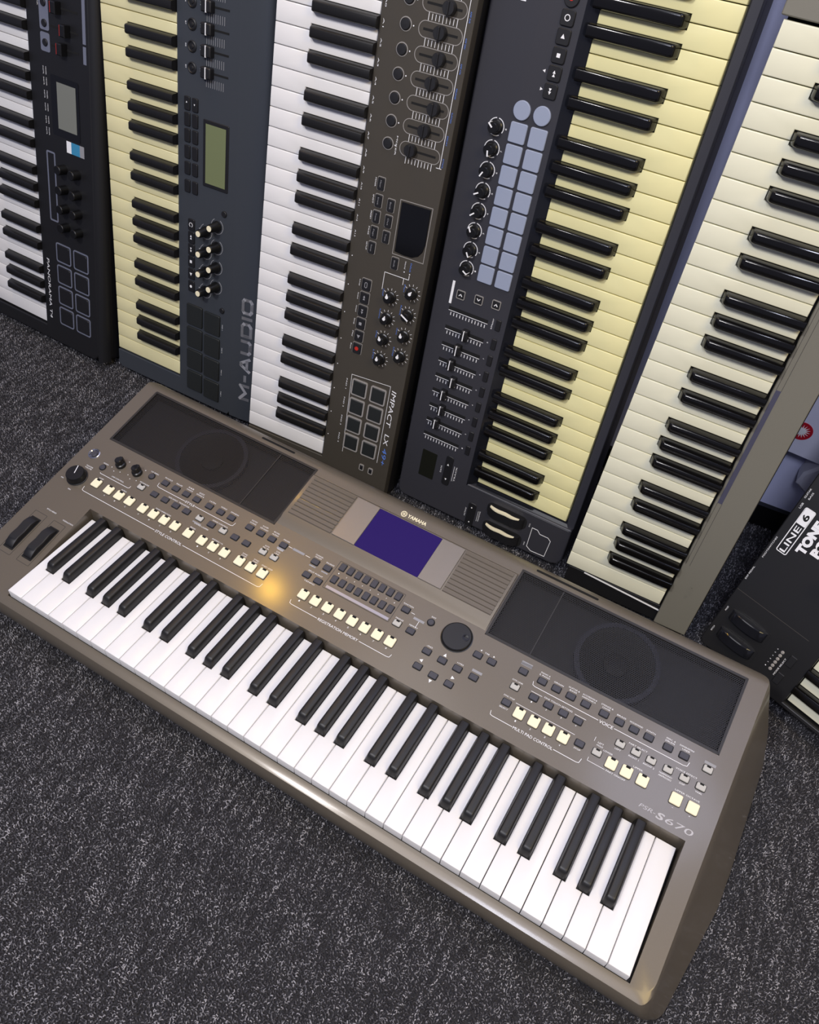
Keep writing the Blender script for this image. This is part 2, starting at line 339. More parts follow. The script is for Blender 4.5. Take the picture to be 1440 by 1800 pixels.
# ================================================================== the silver-bronze arranger keyboard on the floor
def arranger():
    B = Board('arranger_keyboard', 'bronze-grey arranger keyboard with violet screen lying on the carpet in the foreground', 'keyboard',
              (0, 0, 68), (.9979, -.0652, 0), (.0652, .9979, 0), (390, 180, -68), group='keyboard lying on the carpet')
    def H(x, y):
        if y < 50: return -3.6 + (y - 50) * .18
        h = 14 + (y - 148) * .18
        if y > 362: h -= (y - 362) ** 2 * .035
        return h
    fn = lambda x, y, z: (x, y, H(x, y) + z)
    T = lambda: MB(fn)
    # case: three outlines lofted, then cut and shaped
    def outline(x0, y0, x1, y1, rf, rr):
        p = []
        for cx, cy, a, r in ((x1 - rf, y0 + rf, -90, rf), (x1 - rr, y1 - rr, 0, rr), (x0 + rr, y1 - rr, 90, rr), (x0 + rf, y0 + rf, 180, rf)):
            for k in range(7):
                t = math.radians(a + 15 * k); p.append((cx + r * math.cos(t), cy + r * math.sin(t)))
            if cx > 390 and cy < 100: p += [(x1, y0 + (y1 - y0) * (q + 6) / 384) for q in (30, 50, 62, 90, 148, 200, 254, 310)]
            if cx < 390 and cy > 100: p += [(x0, y0 + (y1 - y0) * (q + 6) / 384) for q in (310, 254, 200, 148, 90, 62, 50, 30)]
        return p
    bm = bmesh.new(); rings = []
    for (x0, y0, x1, y1, rf, rr, z) in ((-132, -2, 918, 350, 16, 14, -66), (-116, -13, 901, 360, 22, 16, -46), (-103, -16.5, 888, 368, 22, 16, -33), (-95, -16, 880, 373, 22, 16, -25), (-90, -12.5, 875, 376, 20, 15, -18.5), (-87, -6, 872, 378, 18, 14, 0)):
        pts = outline(x0, y0, x1, y1, rf, rr); rg = []
        for (x, y) in pts:
            zz = H(x, y) if z == 0 else z
            xx = x
            if z < 0:
                k = min(1, max(0, (y + 20) / 170)); xo = (872 if x > 390 else -87); xx = xo + (x - xo) * (.45 + .55 * k) if (x > 850 or x < -65) else x
                if z > -60: zz = H(x, y) - {-46: 62, -33: 34, -25: 15, -18.5: 4}[z] * (.55 + .45 * min(1, max(0, y) / 250))
            rg.append(bm.verts.new((xx, y, zz)))
        rings.append(rg)
    for a, b in zip(rings, rings[1:]):
        for i in range(len(a)):
            j = (i + 1) % len(a); bm.faces.new((a[i], a[j], b[j], b[i]))
    bm.faces.new(rings[0][::-1]); bm.faces.new(rings[-1])
    bmesh.ops.recalc_face_normals(bm, faces=bm.faces)
    def top_faces(): return [f for f in bm.faces if f.normal.z > .5 and f.calc_center_median().z > -30]
    inside = lambda v: v.co.y >= -6.01 and -87.01 <= v.co.x <= 872.01
    def cut(axis, val):
        fs = [f for f in bm.faces if f.normal.z > .5 and all(inside(v) for v in f.verts)]
        geo = fs + list({e for f in fs for e in f.edges}) + list({v for f in fs for v in f.verts})
        co = [0, 0, 0]; no = [0, 0, 0]; co[axis] = val; no[axis] = 1
        bmesh.ops.bisect_plane(bm, geom=geo, plane_co=co, plane_no=no)
    bm.normal_update()
    XL, XR = -3.5, 849.5
    for y in (-1.2, 30, 50, 62, 146, 150, 254, 257, 273, 342, 358, 362, 366, 370, 374): cut(1, y)
    for x in (XL, XR, -64, 232, 236, 549, 552, 849.6): cut(0, x)
    low = set(sum(rings[:-1], []))
    for v in bm.verts:
        if inside(v) and v.co.z > -17 and v not in low: v.co.z = H(v.co.x, v.co.y)
    def sink(x0, x1, y0, y1, depth=None, floor=None):
        fs = [f for f in bm.faces if x0 < f.calc_center_median().x < x1 and y0 < f.calc_center_median().y < y1 and f.normal.z > .5]
        r = bmesh.ops.extrude_face_region(bm, geom=fs); vs_ = [g for g in r['geom'] if isinstance(g, bmesh.types.BMVert)]
        bmesh.ops.delete(bm, geom=fs, context='FACES')
        for v in vs_: v.co.z = floor if floor is not None else v.co.z - depth
    bm.normal_update()
    sink(XL, XR, -1.2, 150, floor=-20)
    bm.normal_update(); sink(-64, 232, 254, 358, depth=16); bm.normal_update(); sink(552, 849.6, 254, 358, depth=16)
    bmesh.ops.recalc_face_normals(bm, faces=bm.faces)
    for v in bm.verts: v.co = Vector(((v.co.x - 390) * MM, (v.co.y - 180) * MM, (v.co.z + 68) * MM))
    me = bpy.data.meshes.new('case'); bm.to_mesh(me); bm.free(); me.materials.append(MT['yam'])
    me.polygons.foreach_set('use_smooth', [True] * len(me.polygons)); me.set_sharp_from_angle(angle=math.radians(28))
    case = B.put('case', me, 390, 180, -68)
    # feet
    ft = M_('foot_mesh', lambda b: b.prism(circ(0, 0, 10, 16), -4, 1), 'rubberblk')
    for x in (-60, 840):
        for y in (30, 320): B.put('rubber_foot', ft, x, y, -64)
    B.part('key_bed', MB().box(XL + .5, -.9, XR - .5, 149.5, -19.9, -15), 'well')
    keys(B, 36, 145, 'white', 'black', bx=black_mesh(148, 'black', 49.2, 11.5, 6.8, 5.2, 6))
    # speaker grilles with the drivers seen through them
    for nm, x0, x1, cx, seam in (('left', -64, 232, 84, 170.5), ('right', 552, 849.6, 707, 612)):
        B.part('grille_bezel', T().frame(rrect(x0, 254, x1, 358, 2.5), 3.2, -15, .5), 'yam_dark')
        b = T(); b.flat = 1; n = 24
        ys = [257.2 + (354.8 - 257.2) * k / n for k in range(n + 1)]
        for k, y in enumerate(ys): b.v += [(x0 + 3.2, y, -1.2), (x1 - 3.2, y, -1.2)]
        for k in range(n): b.face((2 * k, 2 * k + 1, 2 * k + 3, 2 * k + 2))
        B.part('speaker_grille', b, 'grille')
        B.part('grille_backing', T().box(x0 + .5, 254.5, x1 - .5, 357.5, -15.9, -14.5), 'gback')
        B.part('grille_rib', T().box(seam - .8, 257.5, seam + .8, 354.5, -1.1, -.2), 'yam_dark')
        cy = 304
        s = T(); s.lathe(cx, cy, [(49, -14.4), (49, -7), (48, -6.4), (44, -7.5), (40, -9), (16, -14), (15, -11), (9, -9.5), (.1, -9)], 40)
        B.part('speaker_driver', s, 'cone')
        s = T(); s.ringflat(circ(cx, cy, 52, 40), circ(cx, cy, 46, 40), -14, -5.4); B.part('speaker_surround', s, 'conering')
    # centre section with fins and the screen, a little higher than the panel
    b = MB(fn); b.v = []
    def riser(x0, x1):
        i = len(b.v); b.v += [(x0, 257, -.5), (x1, 257, -.5), (x1, 273, 5), (x0, 273, 5), (x1, 344, 5), (x0, 344, 5), (x1, 349, -.5), (x0, 349, -.5), (x0, 273, -1), (x1, 273, -1), (x1, 344, -1), (x0, 344, -1)]
        for f in ((0, 1, 2, 3), (3, 2, 4, 5), (5, 4, 6, 7), (0, 3, 8), (1, 9, 2), (3, 5, 11, 8), (2, 9, 10, 4), (5, 7, 11), (4, 10, 6)): b.face([i + q for q in f])
    riser(233.5, 550.5)
    B.part('centre_housing', b, 'yam')
    for x0, x1 in ((239, 307), (478, 547)):
        for k in range(10):
            y = 276 + k * 6.75; m_ = T(); i0 = len(m_.v)
            m_.v += [(x0, y, 4.8), (x1, y, 4.8), (x1, y + .9, 6.3), (x0, y + .9, 6.3), (x1, y + 5.9, 6.0), (x0, y + 5.9, 6.0), (x1, y + 5.9, 4.8), (x0, y + 5.9, 4.8)]
            for f in ((0, 1, 2, 3), (3, 2, 4, 5), (5, 4, 6, 7), (0, 3, 5, 7), (1, 6, 4, 2), (0, 7, 6, 1)): m_.face(f)
            B.part('fin', m_, 'yam', smooth=False)
    B.part('screen_side_plate', T().prism(rrect(309, 276.5, 344.5, 342.5, .8, 2), 4.6, 6.6, .4), 'yam_plate')
    B.part('screen_side_plate', T().prism(rrect(441.5, 276.5, 475.5, 342.5, .8, 2), 4.6, 6.6, .4), 'yam_plate')
    B.part('screen', T().prism(rrect(345, 277, 441, 342, .8, 2), 4.6, 6.1), 'screen', label='violet lit blank screen')
    # long slots near the rear edge
    for x0, x1 in ((128, 186), (568, 654)):
        B.part('rear_slot', T().prism(rrect(x0, 364.3, x1, 367.7, 1.6), -.6, .35), 'slot')
    B.part('model_badge', T().text('PSR-', 802, 160.5, 6.2, .3, 19, shear=.2).text('S', 817, 160, 10, .3, 9, shear=.15, bold=.03).text('670', 838.5, 160, 9.6, .3, 31, shear=.1), 'badge')
    b = T(); b.text('YAMAHA', 395.5, 354.5, 7.6, .5, 29, bold=.025)
    b.ringflat(circ(375, 354.5, 4.4, 28), circ(375, 354.5, 3.6, 28), 0, .5)
    for a in (90, 210, 330):
        for q in (0, 60): b.path([(375, 354.5), (375 + 3.3 * math.cos(math.radians(a + q)), 354.5 + 3.3 * math.sin(math.radians(a + q)))], .65, 0, .5)
    B.part('brand_logo', b, 'creambtn', label='cream maker logo with round three-fork emblem')
    # ---- controls
    big = btn(12.6, 13.2, 2.6, 1.6, 'creambtn'); bz = bezel(13.6, 14.2, .7, .4, 1.9)
    sm = btn(10.4, 7.6, 2.2, 1.3, 'rubber'); smz = bezel(11.8, 9, .8, .35, 1.7); smw = btn(10.4, 7.6, 2.2, 1.3, 'greybtn')
    led = M_('led_window_mesh', lambda b: b.box(-2.6, -1.4, 2.6, 1.4, 1.5, 2.9), 'slot'); leds = M_('led_window_mesh', lambda b: b.box(-2.2, -1.1, 2.2, 1.1, 1.4, 2.5), 'slot')
    def at(nm, me, x, y, parent=None, **k): return B.put(nm, me, x, y, H(x, y), **k)
    sl = .18
    def tilt(o): o.rotation_euler = (math.atan(sl), 0, 0); return o
    def pad(x, y=186, notch=True):
        tilt(at('pad_bezel', bz, x, y)); o = tilt(at('pad_button', big, x, y))
        if notch: B.put('led_window', led, 0, 5.4, 0, parent=o)
    def dark(x, y, white=False):
        tilt(at('button_bezel', smz, x, y)); o = tilt(at('button', smw if white else sm, x, y, label='light grey button' if white else None))
        if white: B.put('led_window', leds, 0, 2.9, 0, parent=o)
    for x in (-25, -2, 17, 36, 60, 79, 98, 117, 140, 163, 182, 201, 226, 244.5, 263): pad(x)
    for x in (34, 138, 178): dark(x, 212, True)
    for x in (58, 77, 96, 115, 158, 198, 217): dark(x, 212)
    for x in (244, 262): dark(x, 212.5, True)
    for x in (59, 78, 96.5, 115, 137, 156.5, 175, 206, 224.5, 243, 262): dark(x, 234)
    for x, y in ((313, 234), (332, 234), (314, 213), (332, 212.5)): dark(x, y)
    sb = btn(7.8, 10.5, 2.0, 1.0, 'rubber'); sbz = bezel(9, 11.7, .7, .35, 1.3)
    B.part('mixer_button_panel', T().frame(rrect(341, 208.5, 440.5, 252, 1), .5, 0, .3), 'line')
    B.part('silver_strip', T().box(345, 210, 438.5, 213.8, 0, .4), 'silver')
    for k in range(8):
        for y in (245, 225): x = 349 + 12.05 * k; tilt(at('button_bezel', sbz, x, y)); tilt(at('mixer_button', sb, x, y))
    for k in range(8): pad(327 + 18.5 * k, 187.5)
    dark(451, 234); dark(451, 212.5, True); dark(471, 212)
    rb = M_('round_button_mesh', lambda b: b.prism(circ(0, 0, 4.1), -1, 2, .6), 'rubber'); rz = M_('round_bezel_mesh', lambda b: b.ringflat(circ(0, 0, 5.2), circ(0, 0, 4.1), -.5, .4), 'slot')
    for x, y in ((487, 234.5), (-37, 211), (34.5, 233.5)): tilt(at('button_bezel', rz, x, y)); tilt(at('round_button', rb, x, y))
    for x, y in ((502, 199), (524, 198), (545, 198), (567, 198), (558, 225.5), (576.5, 226), (502, 177), (524, 176), (545.5, 176), (615, 234)): dark(x, y)
    for x in (640, 658.5, 677, 696, 719, 738, 756, 774, 797, 816): dark(x, 234)
    dark(844, 233, True); dark(615, 212, True)
    for x in (640, 659, 678, 696.5): dark(x, 211.3)
    dark(615, 190); dark(709, 188.5)
    for x in (634, 653, 671.5, 690): pad(x, 185.5)
    for x in (749, 768, 786, 806, 825, 844): dark(x, 211, True)
    dark(730, 189, True)
    for x in (749, 767, 786): pad(x, 185.5)
    for x in (825, 844): pad(x, 185, False)
    # dial, knobs, power switch, wheels
    o = tilt(at('data_dial', M_('dial_mesh', lambda b: b.lathe(0, 0, [(20.2, -.5), (20.2, .6), (19.2, .8), (18.6, 3.2), (17.6, 4), (.1, 4)], 48), 'knob'), 524.5, 233))
    B.put('finger_dimple', M_('dimple_mesh', lambda b: b.lathe(0, 0, [(4.6, 3.9), (4.6, 4.3), (3.8, 4.35), (1.5, 3.98), (.1, 3.95)], 24), 'blackgloss'), 10.5, 3.5, 0, parent=o)
    o = tilt(at('volume_knob', M_('knob_mesh', lambda b: b.lathe(0, 0, [(15, -.5), (15, .8), (13.6, 1.2), (13, 10), (12.2, 11), (.1, 11)], 40), 'knob'), -57, 181))
    B.put('pointer_line', M_('pointer_mesh', lambda b: b.box(-.5, -1, .5, 12, 11, 11.25), 'ink'), 0, 0, 0, parent=o, rot=18)
    o = tilt(at('power_button', M_('power_mesh', lambda b: b.lathe(0, 0, [(8.6, -.5), (8.6, 1.2), (7.4, 1.6), (6.2, .3), (6.2, 0), (.1, 0)], 32), 'chrome'), -64, 223))
    B.put('push_cap', M_('cap_mesh', lambda b: b.lathe(0, 0, [(4.6, -.4), (4.6, 2), (3.8, 2.6), (.1, 2.4)], 24), 'rubber'), 0, 0, 0, parent=o)
    lk = M_('live_knob_mesh', lambda b: (b.lathe(0, 0, [(7.4, -.5), (7.2, 4), (5.6, 5), (5.2, 12), (4.4, 13), (.1, 13)], 24), b.prism([(-4.6, -1), (4.6, -1), (3.2, 5.5), (0, 7.6), (-3.2, 5.5)], 3, 13, .6)), 'knob')
    for x, y in ((-17, 227), (12.5, 228)): tilt(at('live_control_knob', lk, x, y)).rotation_euler[2] = math.radians(-20)
    for x in (-57, -23):
        B.part('wheel_slot_outline', T().frame(rrect(x - 11, 42, x + 11, 112, 1.2), .5, 0, .3), 'line')
        B.part('wheel_well', T().prism(rrect(x - 8.4, 49, x + 8.4, 103, 1), -.5, .35), 'slot')
        wb_ = T(); n = 20; sec = []
        for k in range(n + 1):
            a = math.pi * k / n; y = 76 - 25 * math.cos(a); z = 9 * math.sin(a) + .3
            if abs(k - n / 2) <= 2: z -= 2.2 - abs(k - n / 2) * .6
            i = len(wb_.v); wb_.v += [(x - 7, y, -.4), (x - 7, y, z - .8), (x - 6, y, z), (x + 6, y, z), (x + 7, y, z - .8), (x + 7, y, -.4)]; sec.append(list(range(i, i + 6)))
        wb_.loft(sec, closed=False); B.part('pitch_wheel' if x == -57 else 'modulation_wheel', wb_, 'rubberblk')
    # ---- white printing
    t = T(); z = .3
    def cap(s, x, y, wd=12, sz=2.6): t.text(s, x, y, sz, z, wd)
    t.path([(-37, 174), (-36, 168.5), (-33, 167.5), (96, 167.5)], .55, 0, z); t.path([(145, 167.5), (268, 167.5), (271, 168.5), (272, 174)], .55, 0, z); t.text('STYLE CONTROL', 120.5, 167.5, 5.2, z, 45)
    t.path([(317, 174), (318, 169.8), (321, 169), (360, 169)], .55, 0, z); t.path([(423, 169), (463, 169), (466, 169.8), (467, 174)], .55, 0, z); t.text('REGISTRATION MEMORY', 391.5, 169, 5, z, 59)
    t.path([(604, 173), (605, 168.6), (608, 167.8), (634, 167.8)], .55, 0, z); t.path([(686, 167.8), (714, 167.8), (717, 168.6), (718, 174)], .55, 0, z); t.text('MULTI PAD CONTROL', 660, 167.8, 5, z, 50)
    t.path([(631, 229), (632, 225), (635, 224), (716, 224)], .55, 0, z); t.path([(736, 224), (819, 224), (823, 225), (824, 230)], .55, 0, z); t.text('VOICE', 726, 223.8, 5.6, z, 17)
    t.path([(51, 230), (52, 225), (55, 224), (102, 224)], .5, 0, z); t.path([(120, 224), (181, 224), (184, 225), (185, 230)], .5, 0, z); t.text('STYLE', 111, 224, 4.6, z, 16)
    for s, x in (('POP & ROCK', 59), ('BALLAD', 78), ('DANCE', 96.5), ('SWING &', 115), ('LATIN', 137), ('WORLD', 156.5), ('EXPANSION', 175), ('SONG', 206), ('USB AUDIO', 224.5), ('AUDIO', 243), ('MIXER', 262)): cap(s, x, 241.5, 13 if len(s) > 6 else 10)
    for s, x in (('R&B', 96.5), ('JAZZ', 115), ('FUNCTION', 206), ('PLAYER', 224.5), ('RECORD', 243)): cap(s, x, 245 if x < 200 else 245, 9)
    for k, s in enumerate('1234'): cap(s, (640, 659, 678, 696.5)[k], 205.3, 1.4, 2.8); cap(s, (634, 653, 671.5, 690)[k], 175.6, 1.6, 3)
    for k in range(8): cap(str(k + 1), 327 + 18.5 * k, 177.8, 1.8, 3.2); cap(str(k + 1), 349 + 12.05 * k, 235, 1.3, 2.4)
    for s, x in (('A', -2), ('B', 17), ('C', 36), ('A', 60), ('B', 79), ('C', 98), ('D', 117), ('1', 163), ('2', 182), ('3', 201)): cap(s, x, 176.3, 1.8, 2.8)
    for s, x, y, wd in (('ACMP', -25, 195.5, 8), ('INTRO', 17, 195.5, 9), ('MAIN VARIATION', 88, 195.5, 26), ('BREAK', 140, 195.5, 9), ('ENDING / rit.', 182, 195.5, 18), ('SYNC', 226, 198, 8), ('STOP', 226, 195, 8), ('SYNC', 244.5, 198, 8), ('START', 244.5, 195, 8), ('START / STOP', 263, 196, 17),
                        ('METRONOME', 34, 218.6, 16), ('LIVE CONTROL', -4, 206, 22), ('ASSIGN', -37, 218, 9), ('TAP TEMPO', 34.5, 240, 14), ('MASTER', -54, 203, 12), ('VOLUME', -54, 200, 12), ('MIN', -75, 170, 4.5), ('MAX', -52, 160, 5), ('FADE IN/OUT', 86, 218.6, 16), ('TRANSPOSE', 105, 218.6, 18), ('SONG CONTROL', 168, 218.8, 26), ('CHORD LOOPER', 148, 203, 24),
                        ('AUTO', 244, 222, 7), ('FILL IN', 244, 219, 9), ('OTS', 262, 222, 6), ('LINK', 262, 219, 7), ('MIXER', 262, 226, 9), ('CHANNEL', 313, 244, 12), ('ON/OFF', 313, 241, 10), ('BALANCE', 332, 241, 12), ('PART', 313, 227, 8), ('CHANNEL', 332, 227, 9), ('SPLIT POINT', 323, 220, 22), ('TEMPO', 323, 205.5, 16), ('FUNCTION', 451, 241, 14), ('FREEZE', 451, 219, 11), ('MEMORY', 471, 219, 12), ('EXIT', 487, 242, 6),
                        ('-/NO', 502, 206, 8), ('+/YES', 545, 205, 9), ('TAB', 567, 232.5, 6), ('PIANO &', 640, 244, 12), ('E. PIANO', 640, 241, 13), ('ORGAN', 658.5, 241, 12), ('GUITAR &', 677, 244, 14), ('BASS', 677, 241, 9), ('ACCORDION &', 697, 244, 18), ('HARMONICA', 697, 241, 17), ('STRINGS &', 719, 244, 15), ('CHOIR', 719, 241, 10), ('BRASS', 738, 241, 11), ('WOODWIND', 756, 241, 16), ('SYNTH', 774, 241, 11), ('PERC. &', 797, 244, 11), ('DRUMS', 797, 241, 11), ('EXPANSION/', 816, 244, 17), ('USER', 816, 241, 9),
                        ('OTS LINK', 615, 219.5, 14), ('SYNC STOP', 615, 197.5, 14), ('SELECT', 615, 182.8, 11), ('STOP', 709, 181.6, 8), ('ONE TOUCH SETTING', 668.5, 218, 36), ('LEFT', 730, 200.5, 7), ('HOLD', 730, 197.3, 7.5), ('LOWER', 741, 195.3, 11), ('LEFT', 749, 204, 7), ('PART SELECT', 768, 217.5, 22), ('RIGHT 1', 768, 204, 12), ('RIGHT 2', 786, 204, 13), ('UPPER', 777, 195.3, 11), ('PART ON/OFF', 758, 176, 23), ('HARMONY/', 806, 204, 15), ('ARPEGGIO', 806, 201, 15), ('VOICE EFFECT', 825, 217.5, 25), ('DSP', 825, 204, 6), ('VARI.', 844, 204, 8), ('UPPER OCTAVE', 834.5, 195, 28),
                        ('PITCH BEND', -47, 121, 17), ('MODULATION', -14, 118, 18)): cap(s, x, y, wd)
    t.text('-', 825, 175.5, 3, z, 1.6); t.text('+', 844, 175.5, 3, z, 1.8)
    for x, y, a in ((524, 205.5, 90), (524, 168.5, 270), (502, 185.8, 180), (545.5, 185, 0)): tri(t, x, y, 2.6, a, 0, z)
    tri(t, 559, 233, 1.3, 180, 0, z); tri(t, 576, 233, 1.3, 0, 0, z)
    for x0, x1, y in ((269, 275, 236), (296, 303, 236), (459, 464, 234)): t.box(x0, y - .25, x1, y + .25, 0, z)
    t.path([(473.5, 219), (473.5, 228)], .5, 0, z); t.path([(-34, 202.8), (-33, 201.8), (18, 201.8), (20, 203), (20, 206)], .5, 0, z)
    t.path([(634, 217.2), (648, 217.2)], .4, 0, z); t.path([(690, 217.2), (704, 217.2)], .4, 0, z); t.path([(625, 195.2), (700, 195.2)], .4, 0, z); t.path([(724, 180), (724, 176), (745, 176)], .4, 0, z); t.path([(722, 205), (722, 200)], .4, 0, z)
    for x, y in ((-10, 237), (-26, 218), (-19, 214), (-10, 217), (20, 237), (3, 219), (10, 215), (20, 217)): t.prism(circ(x, y, .6, 8), 0, z)
    B.part('printed_lettering', t, 'ink', label='white printed control names', smooth=False, kind='stuff')
    b = T()
    for x0, x1, y, s in ((276, 294, 236, 'BACKING'), (465, 480, 229.5, 'MENU'), (561, 574, 206, 'ENTER'), (608, 622, 243.5, 'MUSIC'), (838, 851, 240, 'USB')): b.box(x0, y - 1.6, x1, y + 1.6, 0, .28)
    b.box(608, 241.5, 622, 246.5, 0, .28)
    b.box(308, 226.2, 318, 228, 0, .3); b.box(327, 226.2, 337, 228, 0, .3); b.box(256, 226.5, 267, 229, 0, .3); b.box(132, 203.5, 146, 205.3, 0, .3)
    B.part('label_block', b, 'dimink', smooth=False, kind='stuff')
    return B
arranger()

# ================================================================== boards leaning on the wall
GRP = None
def bed(B, X0, X1, L, top=-13): B.part('key_bed', MB().box(X0, 2, X1, L + 2, top - 3, top), 'well')

# ---- black controller at the far left, cut off by the frame
def matt_controller():
    B = Board('midi_controller', 'matt black keyboard controller with eight grey-rimmed pads, leaning at the far left', 'keyboard', (-525.0, 663.8, 698.1), (-.0133, -.2432, -.9699), (.9962, -.0863, .008), (709, 140, -46))
    X0, X1, D = 25, 709, 266
    B.part('case', MB().prism(rrect(X0, -4, X1, D + 12, 10), -46, -14, .0), 'pan', bevel=5)
    p = [(X0, 139.5), (681.5 + 3, 139.5), (681.5 + 3, -3), (X1, -3), (X1, D - 10), (X1 - 10, D), (X0, D)]
    B.part('front_panel', MB().prism(p, -15, 3), 'pan', bevel=2.5)
    B.part('rear_slope', slope(X0, X1, D - 1, D + 13, 2.2, -14), 'pan')
    bed(B, X0, 684, 138)
    keys(B, 29, 139, 'white', 'black', start=2)
    pd = btn(27, 28, 2, 3, 'rubberblk'); rm = bezel(33, 34, 2.2, 1.0, 4, 'rimblue')
    for i in range(4):
        for y in (193, 233): B.put('pad_rim', rm, 540 + 37.8 * i, y, 3); B.put('drum_pad', pd, 540 + 37.8 * i, y, 3)
    B.part('display_window', MB().prism(rrect(268, 184, 352, 242, 2), 2, 3.6), 'lens'); B.part('display', MB().box(276, 197, 341, 236, 3, 3.9), 'lcdgrey', label='blank grey display')
    kb = M_('encoder_mesh', lambda b: b.lathe(0, 0, [(7.5, -1), (7.2, 14), (6.4, 15), (.1, 15)], 20), 'knob')
    for x in (400, 431, 461, 491):
        for y in (204, 233): B.put('encoder_knob', kb, x, y, 3)
    fc = M_('fader_cap_mesh', lambda b: (b.box(-8, -5, 8, 5, 1, 12, 1.5),), 'knob'); fr = M_('fader_line_mesh', lambda b: b.box(-7, -5.6, 7, -4.2, 6, 11), 'red')
    for k, (x, y) in enumerate(((101, 214), (127, 218), (152, 205), (178, 208), (204, 225), (229, 217))):
        B.part('fader_slot', MB().box(x - 1.4, 190, x + 1.4, 245, 3, 3.3), 'slot'); o = B.put('fader_cap', fc, x, y, 3); B.put('red_line', fr, parent=o)
    rb = M_('round_button_mesh', lambda b: b.prism(circ(0, 0, 5), -1, 2, .6), 'rubberblk')
    b = MB(); b.prism(rrect(60, 168, 212, 187, 3), 3, 3.4); b.prism(rrect(215, 168, 240, 187, 3), 3, 3.4); B.part('button_field', b, 'rimblue')
    for x in (75, 101, 127, 152, 177, 203, 228): B.put('round_button', rb, x, 178, 3.4)
    B.part('loop_outline', MB().frame(rrect(380, 166, 490, 185, 3), 2.6, 3, 3.4), 'rimblue')
    t = MB(); z = 3.35
    t.text('PANORAMA T4', 613, 154, 8.2, z, 108, sx=1.2, shear=.1)
    for x in (266, 281, 299, 317, 335, 351):
        t.text('INSTR', x, 170, 2.6, z, 11); t.text('MIXER', x, 175.5, 2.6, z, 11)
    t.text('BANK', 177, 166, 2.6, z, 12)
    B.part('printed_lettering', t, 'ink', label='slanted white lettering', smooth=False, kind='stuff')
    b = MB(); b.box(60, 254, 214, 260, 3, 3.3); b.box(217, 254, 240, 260, 3, 3.3); B.part('bar_mark', b, 'rimblue')
    B.part('sticker_white', MB().box(355, 212, 372, 222, 3, 3.4), 'ink', label='white sticker end'); B.part('sticker_blue', MB().box(355, 222, 372, 240, 3, 3.4), 'blue', label='blue sticker'); B.part('sticker_grey', MB().box(355, 240, 372, 249, 3, 3.4), 'dimink', label='grey sticker end')
STROKES = {'M': (1.25, [[(0, 0), (0, 1), (.5, .3), (1, 1), (1, 0)]]), '-': (.45, [[(0, .45), (1, .45)]]), 'A': (1.15, [[(0, 0), (.42, 1), (.58, 1), (1, 0)], [(.2, .27), (.8, .27)]]),
           'U': (1.05, [[(0, 1), (0, .15), (.12, 0), (.88, 0), (1, .15), (1, 1)]]), 'D': (1.05, [[(0, 0), (0, 1), (.8, 1), (1, .8), (1, .2), (.8, 0), (0, 0)]]), 'I': (0, [[(0, 0), (0, 1)]]),
           'O': (1.1, [[(.15, 0), (.85, 0), (1, .15), (1, .85), (.85, 1), (.15, 1), (0, .85), (0, .15), (.15, 0)]])}
def block(b, word, x, y, h, width, st, z):
    """block letters read from the audience side: they run towards -X with their tops towards the player"""
    tot = sum(STROKES[c][0] for c in word); gap = 4.0; k = (width - gap * (len(word) - 1) - st * len(word)) / tot; cur = x - st / 2; hh = h - st
    for c in word:
        wd, strokes = STROKES[c]; wd *= k
        for s_ in strokes: b.path([(cur - p[0] * wd, y - st / 2 - p[1] * hh) for p in s_], st, z, z + .01)
        cur -= wd + st + gap
def slope(x0, x1, y0, y1, z0, z1, n=6):
    """a curved rear shoulder between the panel and the back of the case"""
    b = MB(); s = []
    for k in range(n + 1):
        a = math.pi / 2 * k / n; i = len(b.v); y = y0 + (y1 - y0) * math.sin(a); z = z1 + (z0 - z1) * math.cos(a)
        b.v += [(x0, y, z), (x1, y, z)]; s.append([i, i + 1])
    i = len(b.v); b.v += [(x0, y0, z1), (x1, y0, z1)]; s.append([i, i + 1])
    for p, q in zip(s, s[1:] + s[:1]): b.face((p[0], p[1], q[1], q[0]))
    b.face([q[0] for q in s]); b.face([q[1] for q in s][::-1]); return b
matt_controller()

